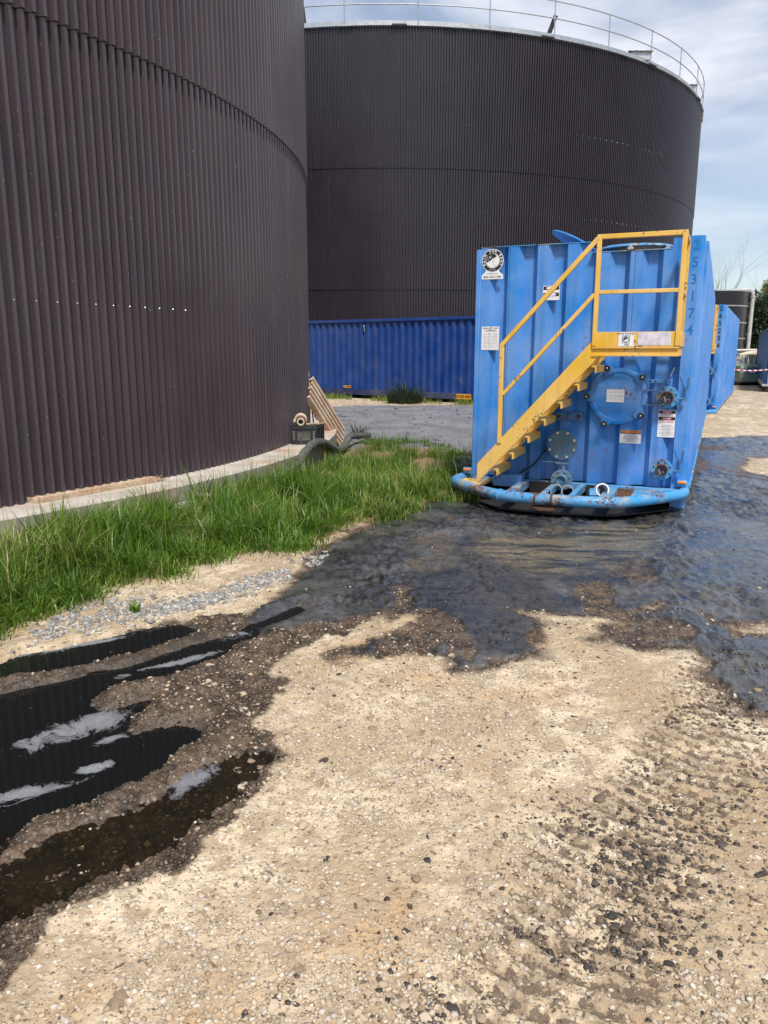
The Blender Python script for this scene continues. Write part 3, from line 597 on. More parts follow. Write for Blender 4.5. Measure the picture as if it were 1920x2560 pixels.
    def cr_(P_, n=5):
        o = []; 
        for i_ in range(len(P_)-1):
            p0 = P_[max(i_-1, 0)]; p1 = P_[i_]; p2 = P_[i_+1]; p3 = P_[min(i_+2, len(P_)-1)]
            for k in range(n):
                u = k/n; o.append(tuple(.5*(2*b_+(c_-a_)*u+(2*a_-5*b_+4*c_-d_)*u*u+(3*b_-a_-3*c_+d_)*u**3) for a_, b_, c_, d_ in zip(p0, p1, p2, p3)))
        o.append(P_[-1]); return o
    mb = MB(); mb.tube([(x, y, .07) for x, y in cr_(bp)], .059, 16); bum = mb.build('bumper', M['blue2'], t, smooth=50)
    for x, y, an in ((.62, -1.0, 27), (1.02, -1.065, 3), (1.19, -1.062, -2), (1.78, -.965, -20)):
        mb = MB(); ax = Vector((math.cos(R(an)), -math.sin(R(an)), 0)); mb.lathe([(.062, -.012), (.067, -.008), (.067, .008), (.062, .012)], (x, y, .07), ax, 18); mb.build('weld_band', M['rusty'] if 1 < x < 1.3 else M['blue2'], bum)
    mb = MB(); mb.prism([(1.04+.14*math.cos(a)*.95+.06, -1.06+.10*math.sin(a)) for a in [k*math.pi/8 for k in range(16)]], lambda x, y, k: (x, y, -.035+k*.022)); mb.build('tow_plate', M['rusty'], bum)
    D = M['blue2']
    mb = MB(); mb.bx(.06, 2.38, -.10, -.02, .03, .10); mb.build('deck_beam', D, t, bevel=.006)
    for x, yy, s in ((.70, -1.0, .09), (1.06, -1.03, .06), (1.36, -1.02, .06), (1.70, -.95, .12)):
        mb = MB(); mb.bx(x-s/2, x+s/2, yy, -.10, .02, .105); mb.build('deck_member', D, t, bevel=.006)
    poly = [(1.94, -.10), (2.40, -.10), (2.40, -.22), (2.12, -.62), (1.94, -.80)]
    mb = MB(); mb.prism(poly, lambda x, y, k: (x, y, .085+k*.012)); mb.build('deck_plate', M['blue2'], t)
    mb = MB(); mb.prism([(-.06, -.06), (.28, -.06), (.28, -.70), (.04, -.48), (-.08, -.28)], lambda x, y, k: (x, y, .06+k*.012)); mb.build('deck_plate', M['yellow'], t)
    mb = MB(); mb.bx(.35, .68, -.30, -.12, .04, .18); mb.build('tool_box', M['blue'], t, bevel=.008)
    mb = MB(); mb.prism([(.1, -.12), (2.36, -.12), (2.3, -.3), (1.8, -.85), (1.2, -.99), (.6, -.93), (.1, -.45)], lambda x, y, k: (x, y, -.10+k*.01)); mb.build('deck_pan', M['dark'], t)
    for x0, x1 in ((.75, 1.03), (1.40, 1.62)):
        mb = MB(); mb.bx(x0, x1, -.135, -.115, -.09, .095); mb.build('pit_wall', M['dark'], t)
    if full:
        mb = MB(); mb.box((1.80, -.30, .055), (.28, .02, .11), Matrix.Rotation(R(-35), 3, 'X')); pl = mb.build('rust_plate', M['rusty'], t, bevel=.003)
        mb = MB(); c_, s_ = math.cos(R(-35)), math.sin(R(-35)); put_text(mb, '12071', .075, lambda x, z: (1.815+x, -.30-.0125*c_-s_*z*-1*-1, .055+z*c_-.0125*s_*-1), .001); mb.build('number', M['greyp'], pl, smooth=0)
        for x in (1.15, 1.27):
            mb = MB(); mb.ring((x, -.62, .10), (.2, -1, .12), .055, .068, .12, 24); mb.build('hose_coupling', M['galv'], t)
        mb = MB(); mb.ring((1.60, -.50, .10), (.35, -1, .3), .058, .072, .13, 24); mb.build('hose_coupling', M['white'], t)
        mb = MB(); mb.lathe([(.05, 0), (.062, .01), (.062, .10), (.05, .11)], (1.50, -.60, .075), (1, .15, .05), 8); mb.box((1.55, -.6, .12), (.07, .06, .03)); mb.build('valve_body', M['blue2'], t, smooth=0)
    for x, y in ((2.41, -.045), (-.035, -.05)):
        mb = MB(); mb.bx(x-.055, x+.055, y-.03, y+.03, .13, .20); l_ = mb.build('marker_lamp', D, t, bevel=.01)
        mb = MB(); mb.bx(x-.045, x+.045, y-.05, y-.031, .165, .195); mb.build('lens', M['amber'], l_, bevel=.008)
    # manway
    mx_, mz = 1.674, 1.097
    mb = MB(); mb.lathe([(.315, -.06), (.315, .045), (.31, .05), (.30, .055), (.265, .055), (.255, .045), (.2, .052), (.001, .058)], (mx_, 0, mz), (0, -1, 0), 56); man = mb.build('manway_cover', M['blue'], t)
    for a in (112, 40, -38, -112, 181):
        ca, sa = math.cos(R(a)), math.sin(R(a)); q = lambda r_, s_: (mx_+r_*ca-s_*sa, mz+r_*sa+s_*ca)
        mb = MB(); mb.prism([q(.25, -.055), (q(.30, -.062)), q(.35, -.035), q(.352, .035), q(.30, .062), q(.25, .055)], lambda x, z, k: (x, -.012-.06*k, z)); lug = mb.build('clamp_lug', M['blue'], man, bevel=.006)
        x, z = q(.33, 0); mb = MB(); mb.lathe([(.030, .07), (.033, .076), (.033, .115), (.026, .122)], (x, 0, z), (0, -1, 0), 10); mb.build('clamp_knob', M['knob'], man)
        mb = MB(); mb.lathe([(.011, .12), (.011, .133), (.005, .137)], (x, 0, z), (0, -1, 0), 8); mb.build('stud', M['bolt'], man)
    mb = MB(); mb.bx(1.95, 2.055, -.075, -.06, 1.165, 1.18); mb.bx(1.94, 2.05, -.075, -.06, 1.005, 1.02); mb.cyl((2.045, -.066, 1.0), (2.045, -.066, 1.19), .009, 8); mb.cyl((2.045, -.02, 1.01), (2.045, -.07, 1.01), .012, 8); mb.build('hinge', M['bluebolt'], man)
    if full:
        mb = MB(); mb.bx(1.555, 1.745, -.062, -.0585, 1.032, 1.175); ns = mb.build('name_sticker', M['white'], man); mb = MB()
        for z in (1.166, 1.139, 1.108, 1.095, 1.066): mb.bx(1.565, 1.735, -.0628, -.062, z, z+.002)
        for x in (1.60, 1.645, 1.69, 1.72): mb.bx(x, x+.002, -.0628, -.062, 1.06, 1.166)
        mb.build('print', M['greyp'], ns)
    mb = MB(); mb.bx(1.992, 2.232, -.022, .0, 1.245, 1.287); br = mb.build('bracket', M['blue'], t, bevel=.003)
    for x in (2.005, 2.06, 2.16, 2.205):
        mb = MB(); mb.lathe([(.009, 0), (.009, .004)], (x, -.022, 1.266), (0, -1, 0), 10); mb.build('hole', M['knob'], br)
    # flanges and valves
    flange(t, 'blind_flange', 1.103, .536, .172, 8, .12, -.05, M['flange'], br=.019, bo=.86)
    flange(t, 'valve_flange', 2.196, 1.10, .118, 8, .06, -.05, M['blue2'], .58, M['rusty'], 'bluebolt', .012)
    flange(t, 'valve_flange', 2.194, .311, .113, 8, .06, -.05, M['blue2'], .58, M['rusty'], 'bluebolt', .012)
    flange(t, 'valve_flange', 1.141, .155, .120, 8, .26, -.05, M['flange'], .58, M['flange'], 'flange', .013)
    for z in (1.085, .30):
        mb = MB(); mb.cyl((2.30, -.075, z), (2.385, -.075, z), .012, 8); mb.box((2.375, -.075, z), (.035, .03, .035)); mb.tube([(2.378, -.078, z), (2.372, -.082, z+.08), (2.395, -.085, z+.13), (2.40, -.085, z+.23)], [.008, .008, .012, .012], 8); mb.build('valve_handle', M['bluebolt'], t)
        mb = MB(); mb.tube([(2.37, -.085, z+.02), (2.36, -.088, z+.1), (2.33, -.08, z+.17), (2.305, -.07, z+.24)], .0035, 6); mb.build('valve_cable', M['dark'], t)
    mb = MB(); mb.cyl((1.141, -.20, .26), (1.141, -.20, .33), .02, 10); mb.box((1.13, -.2, .335), (.15, .05, .014)); mb.bar((1.10, -.2, .345), (.90, -.24, .355), .025, .008); mb.build('valve_handle', M['flange'], t)
    mb = MB(); mb.bx(1.006, 1.307, -.06, 0, .815, .905); br = mb.build('gauge_bracket', M['bluebolt'], t, bevel=.003)
    for x, r_ in ((1.04, .022), (1.155, .030), (1.265, .022)):
        mb = MB(); mb.lathe([(r_, 0), (r_, .018), (r_*.6, .024), (r_*.6, .035)], (x, -.06, .858), (0, -1, 0), 6 if r_ > .025 else 10); mb.build('fitting', M['rusty'] if r_ < .025 else M['flange'], br, smooth=0)
    def cable(pts, r_, m, nm='cable'): mb = MB(); mb.tube([tuple(p) for p in cr_(pts, 6)], r_, 7); mb.build(nm, m, t)
    cable([(1.04, -.03, .815), (1.035, -.03, .76), (1.02, -.03, .68)], .004, M['bluebolt']); cable([(1.27, -.03, .815), (1.25, -.04, .76), (1.16, -.06, .70)], .004, M['bluebolt'])
    cable([(.93, -.05, .50), (.86, -.06, .40), (.78, -.07, .30), (.66, -.10, .20), (.50, -.13, .13)], .009, M['dark']); cable([(.95, -.06, .49), (.88, -.07, .39), (.80, -.08, .29), (.68, -.11, .19), (.55, -.14, .12)], .008, M['bluebolt'])
    MB().bar((.90, -.055, .455), (.985, -.055, .56), .04, .03).build('cable_sleeve', M['dark'], t)
    if full:   # stickers on the front wall
        def plate(nm, x0, x1, z0, z1, m, y=-.003): mb = MB(); mb.bx(x0, x1, y-.002, y, z0, z1); return mb.build(nm, M[m], t)
        yF = -.0055
        s = plate('warning_sign', 1.718, 1.946, .576, .725, 'white'); mb = MB(); mb.bx(1.722, 1.942, yF-.0006, yF, .682, .722); mb.build('banner', M['black'], s); mb = MB(); put_text(mb, '!WARNING!', .038, TX(1.832, .702, yF-.0014), .0016, sx=.98); mb.build('lettering', M['orange'], s, smooth=0)
        mb = MB(); lines(mb, 1.735, 1.93, .59, .678, 8, yF, .0045, 3); mb.build('small_print', M['greyp'], s)
        s = plate('danger_sign', 2.112, 2.292, .66, .959, 'white'); mb = MB(); mb.bx(2.117, 2.287, yF-.0006, yF, .918, .953); mb.bx(2.117, 2.287, yF-.0006, yF, .848, .883); mb.build('banner', M['black'], s)
        for z, tx in ((.9355, 'DANGER'), (.8655, 'PELIGRO')):
            mb = MB(); mb.prism([(2.202+.05*math.cos(a), z+.0155*math.sin(a)) for a in [k*math.pi/10 for k in range(20)]], lambda x, zz, k: (x, yF-.0012+.0005*k, zz)); mb.build('oval', M['red'], s); mb = MB(); put_text(mb, tx, .022, TX(2.202, z, yF-.0019), .0003); mb.build('lettering', M['white'], s, smooth=0)
        mb = MB(); lines(mb, 2.125, 2.28, .888, .914, 2, yF, .004, 5); lines(mb, 2.125, 2.28, .818, .844, 2, yF, .004, 6); mb.build('small_print', M['red'], s); mb = MB(); lines(mb, 2.13, 2.275, .675, .80, 8, yF, .004, 8); mb.build('small_print', M['greyp'], s)
        s = plate('hazard_sign', .784, .973, 2.150, 2.306, 'white')
        mb = MB()
        for z0 in (2.262, 2.192):
            mb.bx(.790, .967, yF-.0006, yF, z0, z0+.037)
        mb.build('banner', M['black'], s); mb = MB()
        for z0 in (2.2805, 2.2105): mb.prism([(.8785+.057*math.cos(a), z0+.0165*math.sin(a)) for a in [k*math.pi/10 for k in range(20)]], lambda x, zz, k: (x, yF-.0012+.0005*k, zz))
        mb.build('oval', M['white'], s)
        s = plate('capacity_chart', .082, .293, 1.60, 1.868, 'white'); mb = MB(); put_text(mb, 'RENTAL', .02, TX(.135, 1.848, yF), .0006); put_text(mb, 'TANKS', .02, TX(.25, 1.848, yF), .0006); mb.ring((.19, yF, 1.846), (0, -1, 0), .009, .015, .0006, 20); lines(mb, .10, .28, 1.812, 1.832, 2, yF, .003, 9); mb.build('lettering', M['black'], s, smooth=0)
        mb = MB(); rg = random.Random(4)
        for x in (.115, .135, .165, .178, .186, .215, .232, .245, .262): mb.bx(x, x+.0018, yF-.0006, yF, 1.615+rg.random()*.06, 1.80)
        for k in range(7): mb.bx(.10, .278, yF-.0006, yF, 1.625+k*.026, 1.6262+k*.026)
        mb.build('table_print', M['greyp'], s)
        # round umbrella badge
        cx, cz = .192, 2.605; Ro = .128
        out_ = [(cx+Ro*math.cos(a), cz+Ro*math.sin(a)) for a in [R(-52+k*(284/40)) for k in range(41)]]+[(cx-.082, cz-.125), (cx-.127, cz-.158), (cx-.127, cz-.205), (cx+.127, cz-.205), (cx+.127, cz-.158), (cx+.082, cz-.125)]
        mb = MB(); mb.prism(out_, lambda x, z, k: (x, -.003-.002*k, z)); s = mb.build('round_decal', M['white'], t, smooth=0)
        mb = MB(); mb.ring((cx, yF, cz), (0, -1, 0), .086, .121, .0006, 48); mb.ring((cx, yF, cz), (0, -1, 0), .0800, .0825, .0006, 48)
        mb.prism([(cx-.012+.068*math.cos(a)*.98, cz+.012+.068*math.sin(a)) for a in [R(30+k*180/18) for k in range(19)]], lambda x, z, k: (x, yF-.0006*k, z))
        mb.bar((cx-.010, yF-.0004, cz+.006), (cx+.034, yF-.0004, cz-.066), .003, .0008); mb.bar((cx+.034, yF-.0004, cz-.066), (cx+.042, yF-.0004, cz-.058), .003, .0008); mb.build('print', M['black'], s, smooth=0)
        mb = MB(); rg = random.Random(2)
        for k in range(14):
            a = R(30+rg.uniform(18, 162)); rr_ = rg.uniform(.015, .058); mb.lathe([(.0042, 0), (.0042, .0005)], (cx-.012+rr_*math.cos(a), yF-.0007, cz+.012+rr_*math.sin(a)), (0, -1, 0), 8)
        tx = 'RAIN FOR RENT'; n = len(tx)
        for k, ch in enumerate(tx):
            if ch == ' ': continue
            a = R(205-k*(230/(n-1))); c_, s_ = math.cos(a-math.pi/2), math.sin(a-math.pi/2); bx_, bz_ = cx+.1035*math.cos(a), cz+.1035*math.sin(a)
            put_text(mb, ch, .036, lambda x, z: (bx_+x*c_-z*s_, yF-.0013, bz_+x*s_+z*c_), .0012)
        put_text(mb, 'SINCE 1934', .015, TX(cx, cz-.1035, yF-.0013)); mb.build('lettering', M['white'], s, smooth=0)
        mb = MB(); put_text(mb, 'rainforrent.com', .021, TX(cx, cz-.143, yF), .0002); put_text(mb, '800-742-7246', .037, TX(cx, cz-.181, yF), .0006); mb.build('lettering', M['black'], s, smooth=0)
        s = MB().bx(1.728, 1.876, yo-.0145, yo-.0125, 1.636, 1.774).build('tank_rating_label', M['white'], t); mb = MB(); y_ = yo-.0150
        put_text(mb, 'TANK RATING', .027, TX(1.795, 1.759, y_), .0005, sx=.92); mb.ring((1.80, y_, 1.705), (0, -1, 0), .026, .031, .0005, 24)
        for a0_, a1_, b0, b1 in ((1.764, 1.836, 1.738, 1.742), (1.764, 1.836, 1.668, 1.672), (1.764, 1.768, 1.668, 1.742), (1.832, 1.836, 1.668, 1.742)): mb.bx(a0_, a1_, y_-.0005, y_, b0, b1)
        mb.prism([(1.80+.022*math.cos(a), 1.705+.022*math.sin(a)) for a in [R(30+k*20) for k in range(10)]], lambda x, z, k: (x, y_-.0005*k, z)); lines(mb, 1.78, 1.84, 1.642, 1.662, 2, y_, .004, 12); mb.build('lettering', M['black'], s, smooth=0)
        MB().bx(1.915, 2.225, yo-.0145, yo-.0125, 1.645, 1.772).build('scuffed_blank_sticker', M['whitem'], t)
        MB().bar((2.222, -.0022, 1.355), (2.20, -.0022, 1.315), .008, .001, (0, -1, 0)).bar((2.20, -.0022, 1.315), (2.245, -.0022, 1.42), .008, .001, (0, -1, 0)).build('chalk_tick', M['white'], t)
    return t
YAW1 = R(23.2); rental_tank((1.0754, 9.3217, 0), YAW1, '253174', True, 'nearest blue rental tank with yellow stairs, stickers and round manway cover')
YAW2 = R(26.0); c2 = (8.64, 20.15); rental_tank((c2[0]-2.44*math.cos(YAW2), c2[1]+2.44*math.sin(YAW2), -.03), YAW2, '265234', False, 'second blue rental tank with black number 265234, parked behind the nearest', full=False)
# third tank at the right edge, seen from its closed end
def closed_tank(loc, yaw):
    t = empty('rental_tank', loc, -yaw, label='far blue box tank cut by the right picture edge', cat='tank', group='blue rental tanks on skids'); LN = 13.0
    MB().bx(0.04, 2.44, 0, .05, .30, 2.42).build('front_wall', M['blue'], t)
    P = corr_pts(0, LN, .42, .05); n = len(P); MB().add([(d, y, z) for z in (.30, 2.42) for y, d in P], [(i_, i_+1, n+i_+1, n+i_) for i_ in range(n-1)]).build('side_wall', M['blue'], t, smooth=0)
    MB().bx(.06, 2.44, .051, LN, .30, 2.42).build('body', M['blue'], t)
    MB().bx(-.05, 2.48, -.03, LN+.03, 2.421, 2.47).build('top_rail', M['blue2'], t)
    MB().bx(-.12, 2.5, -.05, LN, .22, .299).build('side_ledge', M['grey'], t)
    MB().bx(.02, 2.4, 0, LN, -.05, .219).build('skid_rail', M['dark'], t)
    MB().bx(-.03, .03, LN-.12, LN+.04, .30, 2.42).build('corner_post', M['dark'], t)
    return t
closed_tank((14.85, 30.3, 0), R(23.7))

# ------------------------------------------------------------------ shipping container
def container():
    d = Vector((.79, -.614, 0)).normalized(); p0 = Vector((-2.673, 27.591, 0))-d*2.2
    t = empty('shipping_container', p0, math.atan2(d.y, d.x), label='dark blue ribbed shipping container standing between the two brown tanks', cat='container')
    LN = 12.19; P = corr_pts(.1, LN-.1, .278, .055, .26, .20)
    for y, sg in ((.03, 1), (2.40, -1)):
        mb = MB(); n = len(P); mb.add([(x, y+sg*dd, z) for z in (.30, 2.50) for x, dd in P], [(i_, i_+1, n+i_+1, n+i_) for i_ in range(n-1)]); mb.build('side_wall', M['cont'], t, smooth=0)
        yy = 0 if sg > 0 else 2.36
        MB().bx(.1, LN-.1, yy, yy+.08, 2.50, 2.59).build('top_rail', M['cont'], t, bevel=.006); MB().bx(.1, LN-.1, yy, yy+.08, .12, .298).build('bottom_rail', M['contd'], t, bevel=.006)
    for x in (0, LN-.1):
        for y in (0, 2.36): MB().bx(x, x+.1, y, y+.08, .05, 2.6).build('corner_post', M['cont'], t, bevel=.006)
        MB().bx(x+.02, x+.08, .08, 2.36, .12, 2.55).build('end_wall', M['cont'], t)
    MB().bx(.1, LN-.1, .04, 2.4, 2.52, 2.57).build('roof_panel', M['cont'], t); MB().bx(.1, LN-.1, .1, 2.34, .14, .2).build('floor', M['contd'], t)
    def lx(u, v):   # position along the wall from a photo column
        a = (u-960)/1964; s_ = (a*p0.y-p0.x)/(d.x-a*d.y); return s_
    x = lx(1145, 1000); s = MB().bx(x-.02, x+.50, -.008, -.002, .13, .29).build('goose_neck_sign', M['orangey'], t); mb = MB(); put_text(mb, 'GOOSE NECK', .10, TX(x+.24, .21, -.010), .003, sx=.80); mb.build('lettering', M['black'], s, smooth=0)
    x = lx(866, 980); s = MB().bx(x-.16, x+.16, .020, .026, .34, .42).build('caution_sticker', M['orangey'], t); mb = MB(); put_text(mb, 'CAUTION', .06, TX(x, .38, .018), .002, sx=.95); mb.build('lettering', M['black'], s, smooth=0)
    x = lx(909, 812); s = MB().bx(x-.04, x+.04, .018, .026, 2.18, 2.42).build('data_plate', M['black'], t, bevel=.004); MB().bx(x-.01, x+.028, .014, .018, 2.36, 2.40).bx(x+.016, x+.028, .0145, .018, 2.2, 2.37).build('print', M['white'], s)
    return t
M['orangey'] = plain('orange_yellow_vinyl', (.75, .34, .03), .5, 0, .2)
container()

# ------------------------------------------------------------------ things along the plinth
def wood_board(name, p, q, w_, h_, label, splinter=0):
    p = Vector(p); q = Vector(q); d = (q-p).normalized(); e = empty(name, p, label=label, cat='board'); q = q-p; p = Vector((0, 0, 0))
    MB().bar(p, q, w_, h_).build('plank', M['wood'], e, bevel=.004)
    x = d.cross(Vector((0, 0, 1))).normalized()
    for k in range(splinter):
        o = x*(-w_/2+.012+(w_-.02)*k/max(1, splinter-1)); l_ = random.uniform(.10, .22); a_ = q+o-d*.02+Vector((0, 0, random.uniform(-.3, .3)*h_))
        mb = MB(); mb.tube([a_, a_+d*l_*.5+x*random.uniform(-.01, .03), a_+d*l_+Vector((0, 0, random.uniform(0, .05)))+x*random.uniform(-.02, .06)], [.011, .008, .001], 4); mb.build('splinter', M['wood'], e, smooth=0)
    return e
wood_board('board', (-3.17, 6.78, .275), (-2.42, 7.96, .278), .13, .055, 'longer pine board with splintered end on the plinth, grass side', 7)
wood_board('board', (-3.13, 7.10, .275), (-2.54, 8.05, .275), .12, .045, 'shorter pale board on the plinth, touching the tank cladding', 3)
# pallet leaning on the tank
B0 = Vector((-.83, 13.35, -.14)); T0 = Vector((-1.335, 12.80, .80)); ld = (T0-B0).normalized(); wd = Vector((.16, .62, .02)); wd = (wd-ld*wd.dot(ld)).normalized(); nd = wd.cross(ld).normalized()
if nd.x < 0: nd = -nd
PL, PW = (T0-B0).length, .62
t = empty('wooden_pallet', B0, label='wooden slatted pallet leaning against the near tank beside the crate', cat='pallet')
def pbar(nm, l0, l1, w0, w1, n0, n1):
    V = [ld*l+wd*w_+nd*n for l in (l0, l1) for w_ in (w0, w1) for n in (n0, n1)]
    MB().add(V, [(0, 1, 3, 2), (4, 6, 7, 5), (0, 4, 5, 1), (2, 3, 7, 6), (0, 2, 6, 4), (1, 5, 7, 3)]).build(nm, M['wood'], t, bevel=.003)
for k in range(5): pbar('slat', 0, PL, k*.135, k*.135+.085, .10, .12)
for k in range(3): pbar('runner', 0, PL, k*.27, k*.27+.05, .022, .099)
for k in range(4): pbar('cross_board', k*(PL-.1)/3, k*(PL-.1)/3+.1, 0, PW, 0, .02)
# crate with fittings
def ax_box(mb, o, e1, e2, s0, s1, w0, w1, z0, z1):
    V = [Vector(o)+e1*a_+e2*b_+Vector((0, 0, z)) for a_ in (s0, s1) for b_ in (w0, w1) for z in (z0, z1)]
    mb.add(V, [(0, 1, 3, 2), (4, 6, 7, 5), (0, 4, 5, 1), (2, 3, 7, 6), (0, 2, 6, 4), (1, 5, 7, 3)]); return mb
e1 = Vector((1, 0, 0)); e2 = Vector((.18, .98, 0)).normalized(); o0 = (0, 0, 0); CW, CD, CH = .36, .42, .27
t = empty('plastic_crate', (-1.345, 11.17, .251), label='black plastic crate holding hose fittings on the plinth end', cat='crate')
for nm, a_ in (('front_panel', (0, CW, 0, .012, 0, CH)), ('rear_panel', (0, CW, CD-.012, CD, 0, CH)), ('side_panel', (0, .012, .013, CD-.013, 0, CH)), ('side_panel', (CW-.012, CW, .013, CD-.013, 0, CH)), ('base', (.013, CW-.013, .013, CD-.013, .005, .02))):
    ax_box(MB(), o0, e1, e2, *a_).build(nm, M['rubber'], t)
for z0, z1 in ((0, .03), (CH-.045, CH-.01), (CH-.005, CH+.012)): ax_box(MB(), o0, e1, e2, -.008, CW+.008, -.014, -.001, z0, z1).build('rib', M['rubber'], t, bevel=.003); ax_box(MB(), o0, e1, e2, CW+.001, CW+.012, 0, CD, z0, z1).build('rib', M['rubber'], t, bevel=.003)
for x in (.0, .055, CW-.07, CW-.015): ax_box(MB(), o0, e1, e2, x, x+.014, -.012, -.001, .031, CH-.046).build('rib', M['rubber'], t, bevel=.003)
for y in (.0, .1, .2, .3, CD-.014): ax_box(MB(), o0, e1, e2, CW+.001, CW+.012, y, y+.014, .031, CH-.046).build('rib', M['rubber'], t, bevel=.003)
for z in (.07, .105, .14, .175):
    for x in (.022, .04, CW-.05, CW-.03): ax_box(MB(), o0, e1, e2, x, x+.01, -.003, -.001, z, z+.02).build('slot', M['greyp'], t)
ax_box(MB(), o0, e1, e2, .085, CW-.085, -.004, -.001, .06, .19).build('label_panel', M['greyd'] if 'greyd' in M else M['hose'], t)
t = empty('hose_fitting', (-1.21, 11.20, .585), label='beige and brown hose fitting resting on top of the crate', cat='hose fitting')
ax = Vector((.10, -1, -.05)).normalized(); MB().ring((0, 0, 0), ax, .038, .054, .05, 28).build('coupling_ring', M['pvc'], t); MB().lathe([(.06, -.09), (.075, -.08), (.075, -.055), (.062, -.05), (.062, -.03), (.074, -.025), (.074, -.005), (.06, 0), (.053, .001)], (0, 0, 0), ax, 28).build('flange', M['brown'], t); MB().lathe([(.08, -.15), (.09, -.14), (.09, -.10), (.08, -.091)], (0, 0, .015), ax, 28).build('collar', M['pvc'], t)
MB().box((-.085, .03, .01), (.05, .04, .05)).build('cam_lever', M['pvc'], t, bevel=.006); MB().ring((0, 0, 0), ax, .0, .037, .004, 20).build('bore', M['black'], t)
wood_board('stick', (-1.14, 11.30, .535), (-.99, 11.42, .535), .06, .02, 'short wooden offcut lying across the open crate', 2)
def cat(P_, n=6):
    o = []
    for i_ in range(len(P_)-1):
        p0, p1, p2, p3 = P_[max(i_-1, 0)], P_[i_], P_[i_+1], P_[min(i_+2, len(P_)-1)]
        for k in range(n):
            u = k/n; o.append(tuple(.5*(2*b_+(c_-a_)*u+(2*a_-5*b_+4*c_-d_)*u*u+(3*b_-a_-3*c_+d_)*u**3) for a_, b_, c_, d_ in zip(p0, p1, p2, p3)))
    return o+[tuple(P_[-1])]
hp = cat([(-.30, 14.9, -.02), (-.50, 14.35, .03), (-.62, 13.9, .06), (-.68, 13.3, -.03), (-.74, 12.5, .0), (-.80, 11.7, .14), (-.90, 11.1, .29), (-.985, 10.5, .325), (-1.06, 9.95, .25), (-1.17, 9.45, .14), (-1.36, 8.9, .08), (-1.58, 8.38, .06), (-1.93, 7.80, .06)], 7)
t = empty('suction_hose', hp[-1], label='thick grey hose draped over the plinth and lying in the grass', cat='hose'); o_ = Vector(hp[-1])
MB().tube([Vector(p)-o_ for p in hp], [.060+.005*math.sin(i_*1.3) for i_ in range(len(hp))], 14).build('tube', M['hose'], t, smooth=60)
dd = (Vector(hp[-1])-Vector(hp[-2])).normalized(); MB().ring(-dd*.14, dd, .060, .085, .15, 24).build('coupling', M['pvc'], t); MB().ring(dd*.012, dd, .0, .06, .002, 20).build('bore', M['black'], t)
t = empty('drain_pipe', (-2.28, 7.17, .02), label='short grey corrugated pipe end poking from the grass', cat='pipe'); MB().lathe([(.055+.007*(k % 2), k*.03) for k in range(24)], (0, 0, 0), (.48, .87, .04), 18).build('tube', M['grey'], t); MB().ring((0, 0, 0), (-.48, -.87, -.04), .045, .066, .05, 20).build('coupling', M['white'], t)
# striped pole by the tank
t = empty('marker_pole', (-1.175, 13.3, -.1), label='thin yellow and black pole leaning on the near tank', cat='pole')
pa, pb = Vector((0, 0, 0)), Vector((-.15, -.02, 1.72)); f_ = lambda u: pa+(pb-pa)*u
for k, (u0, u1, m) in enumerate(((0, .52, 'dark'), (.52, .585, 'galv'), (.586, .70, 'yellow'), (.701, .73, 'black'), (.731, .86, 'yellow'), (.861, 1, 'dark'))): MB().cyl(f_(u0), f_(u1), .017 if m in ('yellow', 'black') else .012, 10).build('shaft', M[m], t)

# ------------------------------------------------------------------ background on the right
def at(u, y, z=0): return ((u-960)/1964*y, y, z)
bt = empty('storage_tank', at(1771, 53), label='small black banded tank standing behind the second rental tank', cat='tank'); bR, bH = 2.15, 5.35
MB().lathe([(bR, 0), (bR, bH), (bR-.06, bH), (bR-.06, bH-.3), (0.01, bH-.25)], (0, 0, 0), (0, 0, 1), 64).build('shell', M['shellb'] if 'shellb' in M else plain('black_glazed_steel', (.004, .005, .011), .22, 0, .2), bt)
for z in (.5, 1.35, 2.3, 3.3, 4.35, bH-.06): MB().ring((0, 0, z), (0, 0, 1), bR, bR+.05, .07, 64).build('hoop', M['galv'], bt)
for k in range(8):
    a = k*math.pi/4+.3; MB().box(((bR+.008)*math.cos(a), (bR+.008)*math.sin(a), bH/2), (.012, .05, bH-.1), Matrix.Rotation(a, 3, 'Z')).build('seam_strip', M['dark'], bt)
x, y, _ = at(1869, 52); t = empty('vent_pipe', (x, y, 0), label='tall grey standpipe bent over towards the black tank', cat='pipe')
MB().tube([(0, 0, 0)]+[(0, 0, z) for z in (1, 3, 5.1)]+[(-.08, 0, 5.32), (-.25, 0, 5.42), (-.6, 0, 5.42), (-1.3, .2, 5.38)], .13, 14).build('pipe', M['grey'], t, smooth=60); MB().ring((0, 0, 4.95), (0, 0, 1), .13, .17, .1, 16).build('collar', M['grey'], t)
x, y, _ = at(1862, 46); t = empty('pipe_run', (x, y, 0), label='pale horizontal pipe with thick bent hose above the grey columns', cat='pipe')
MB().tube([(-1.2, 0, 1.58), (1.1, 0, 1.60)], .07, 12).build('pipe', M['steel_pale'], t, smooth=60); MB().tube(cat([(-.5, -.3, 1.05), (-.35, -.3, 1.25), (0, -.3, 1.38), (.45, -.3, 1.42), (.9, -.2, 1.45)]), .14, 12).build('hose', M['pvc2'] if 'pvc2' in M else M['pvc'], t, smooth=60)
for xx in (-1.0, .95): MB().cyl((xx, 0, 0), (xx, 0, 1.53), .05, 10).build('support', M['dark'], t)
x, y, _ = at(1869, 42.5); t = empty('filter_rack', (x, y, 0), label='rack of pale grey vertical filter columns behind the liquid tote', cat='filter rack')
MB().bx(-.45, .45, -.1, .5, 0, .12).build('base', M['dark'], t)
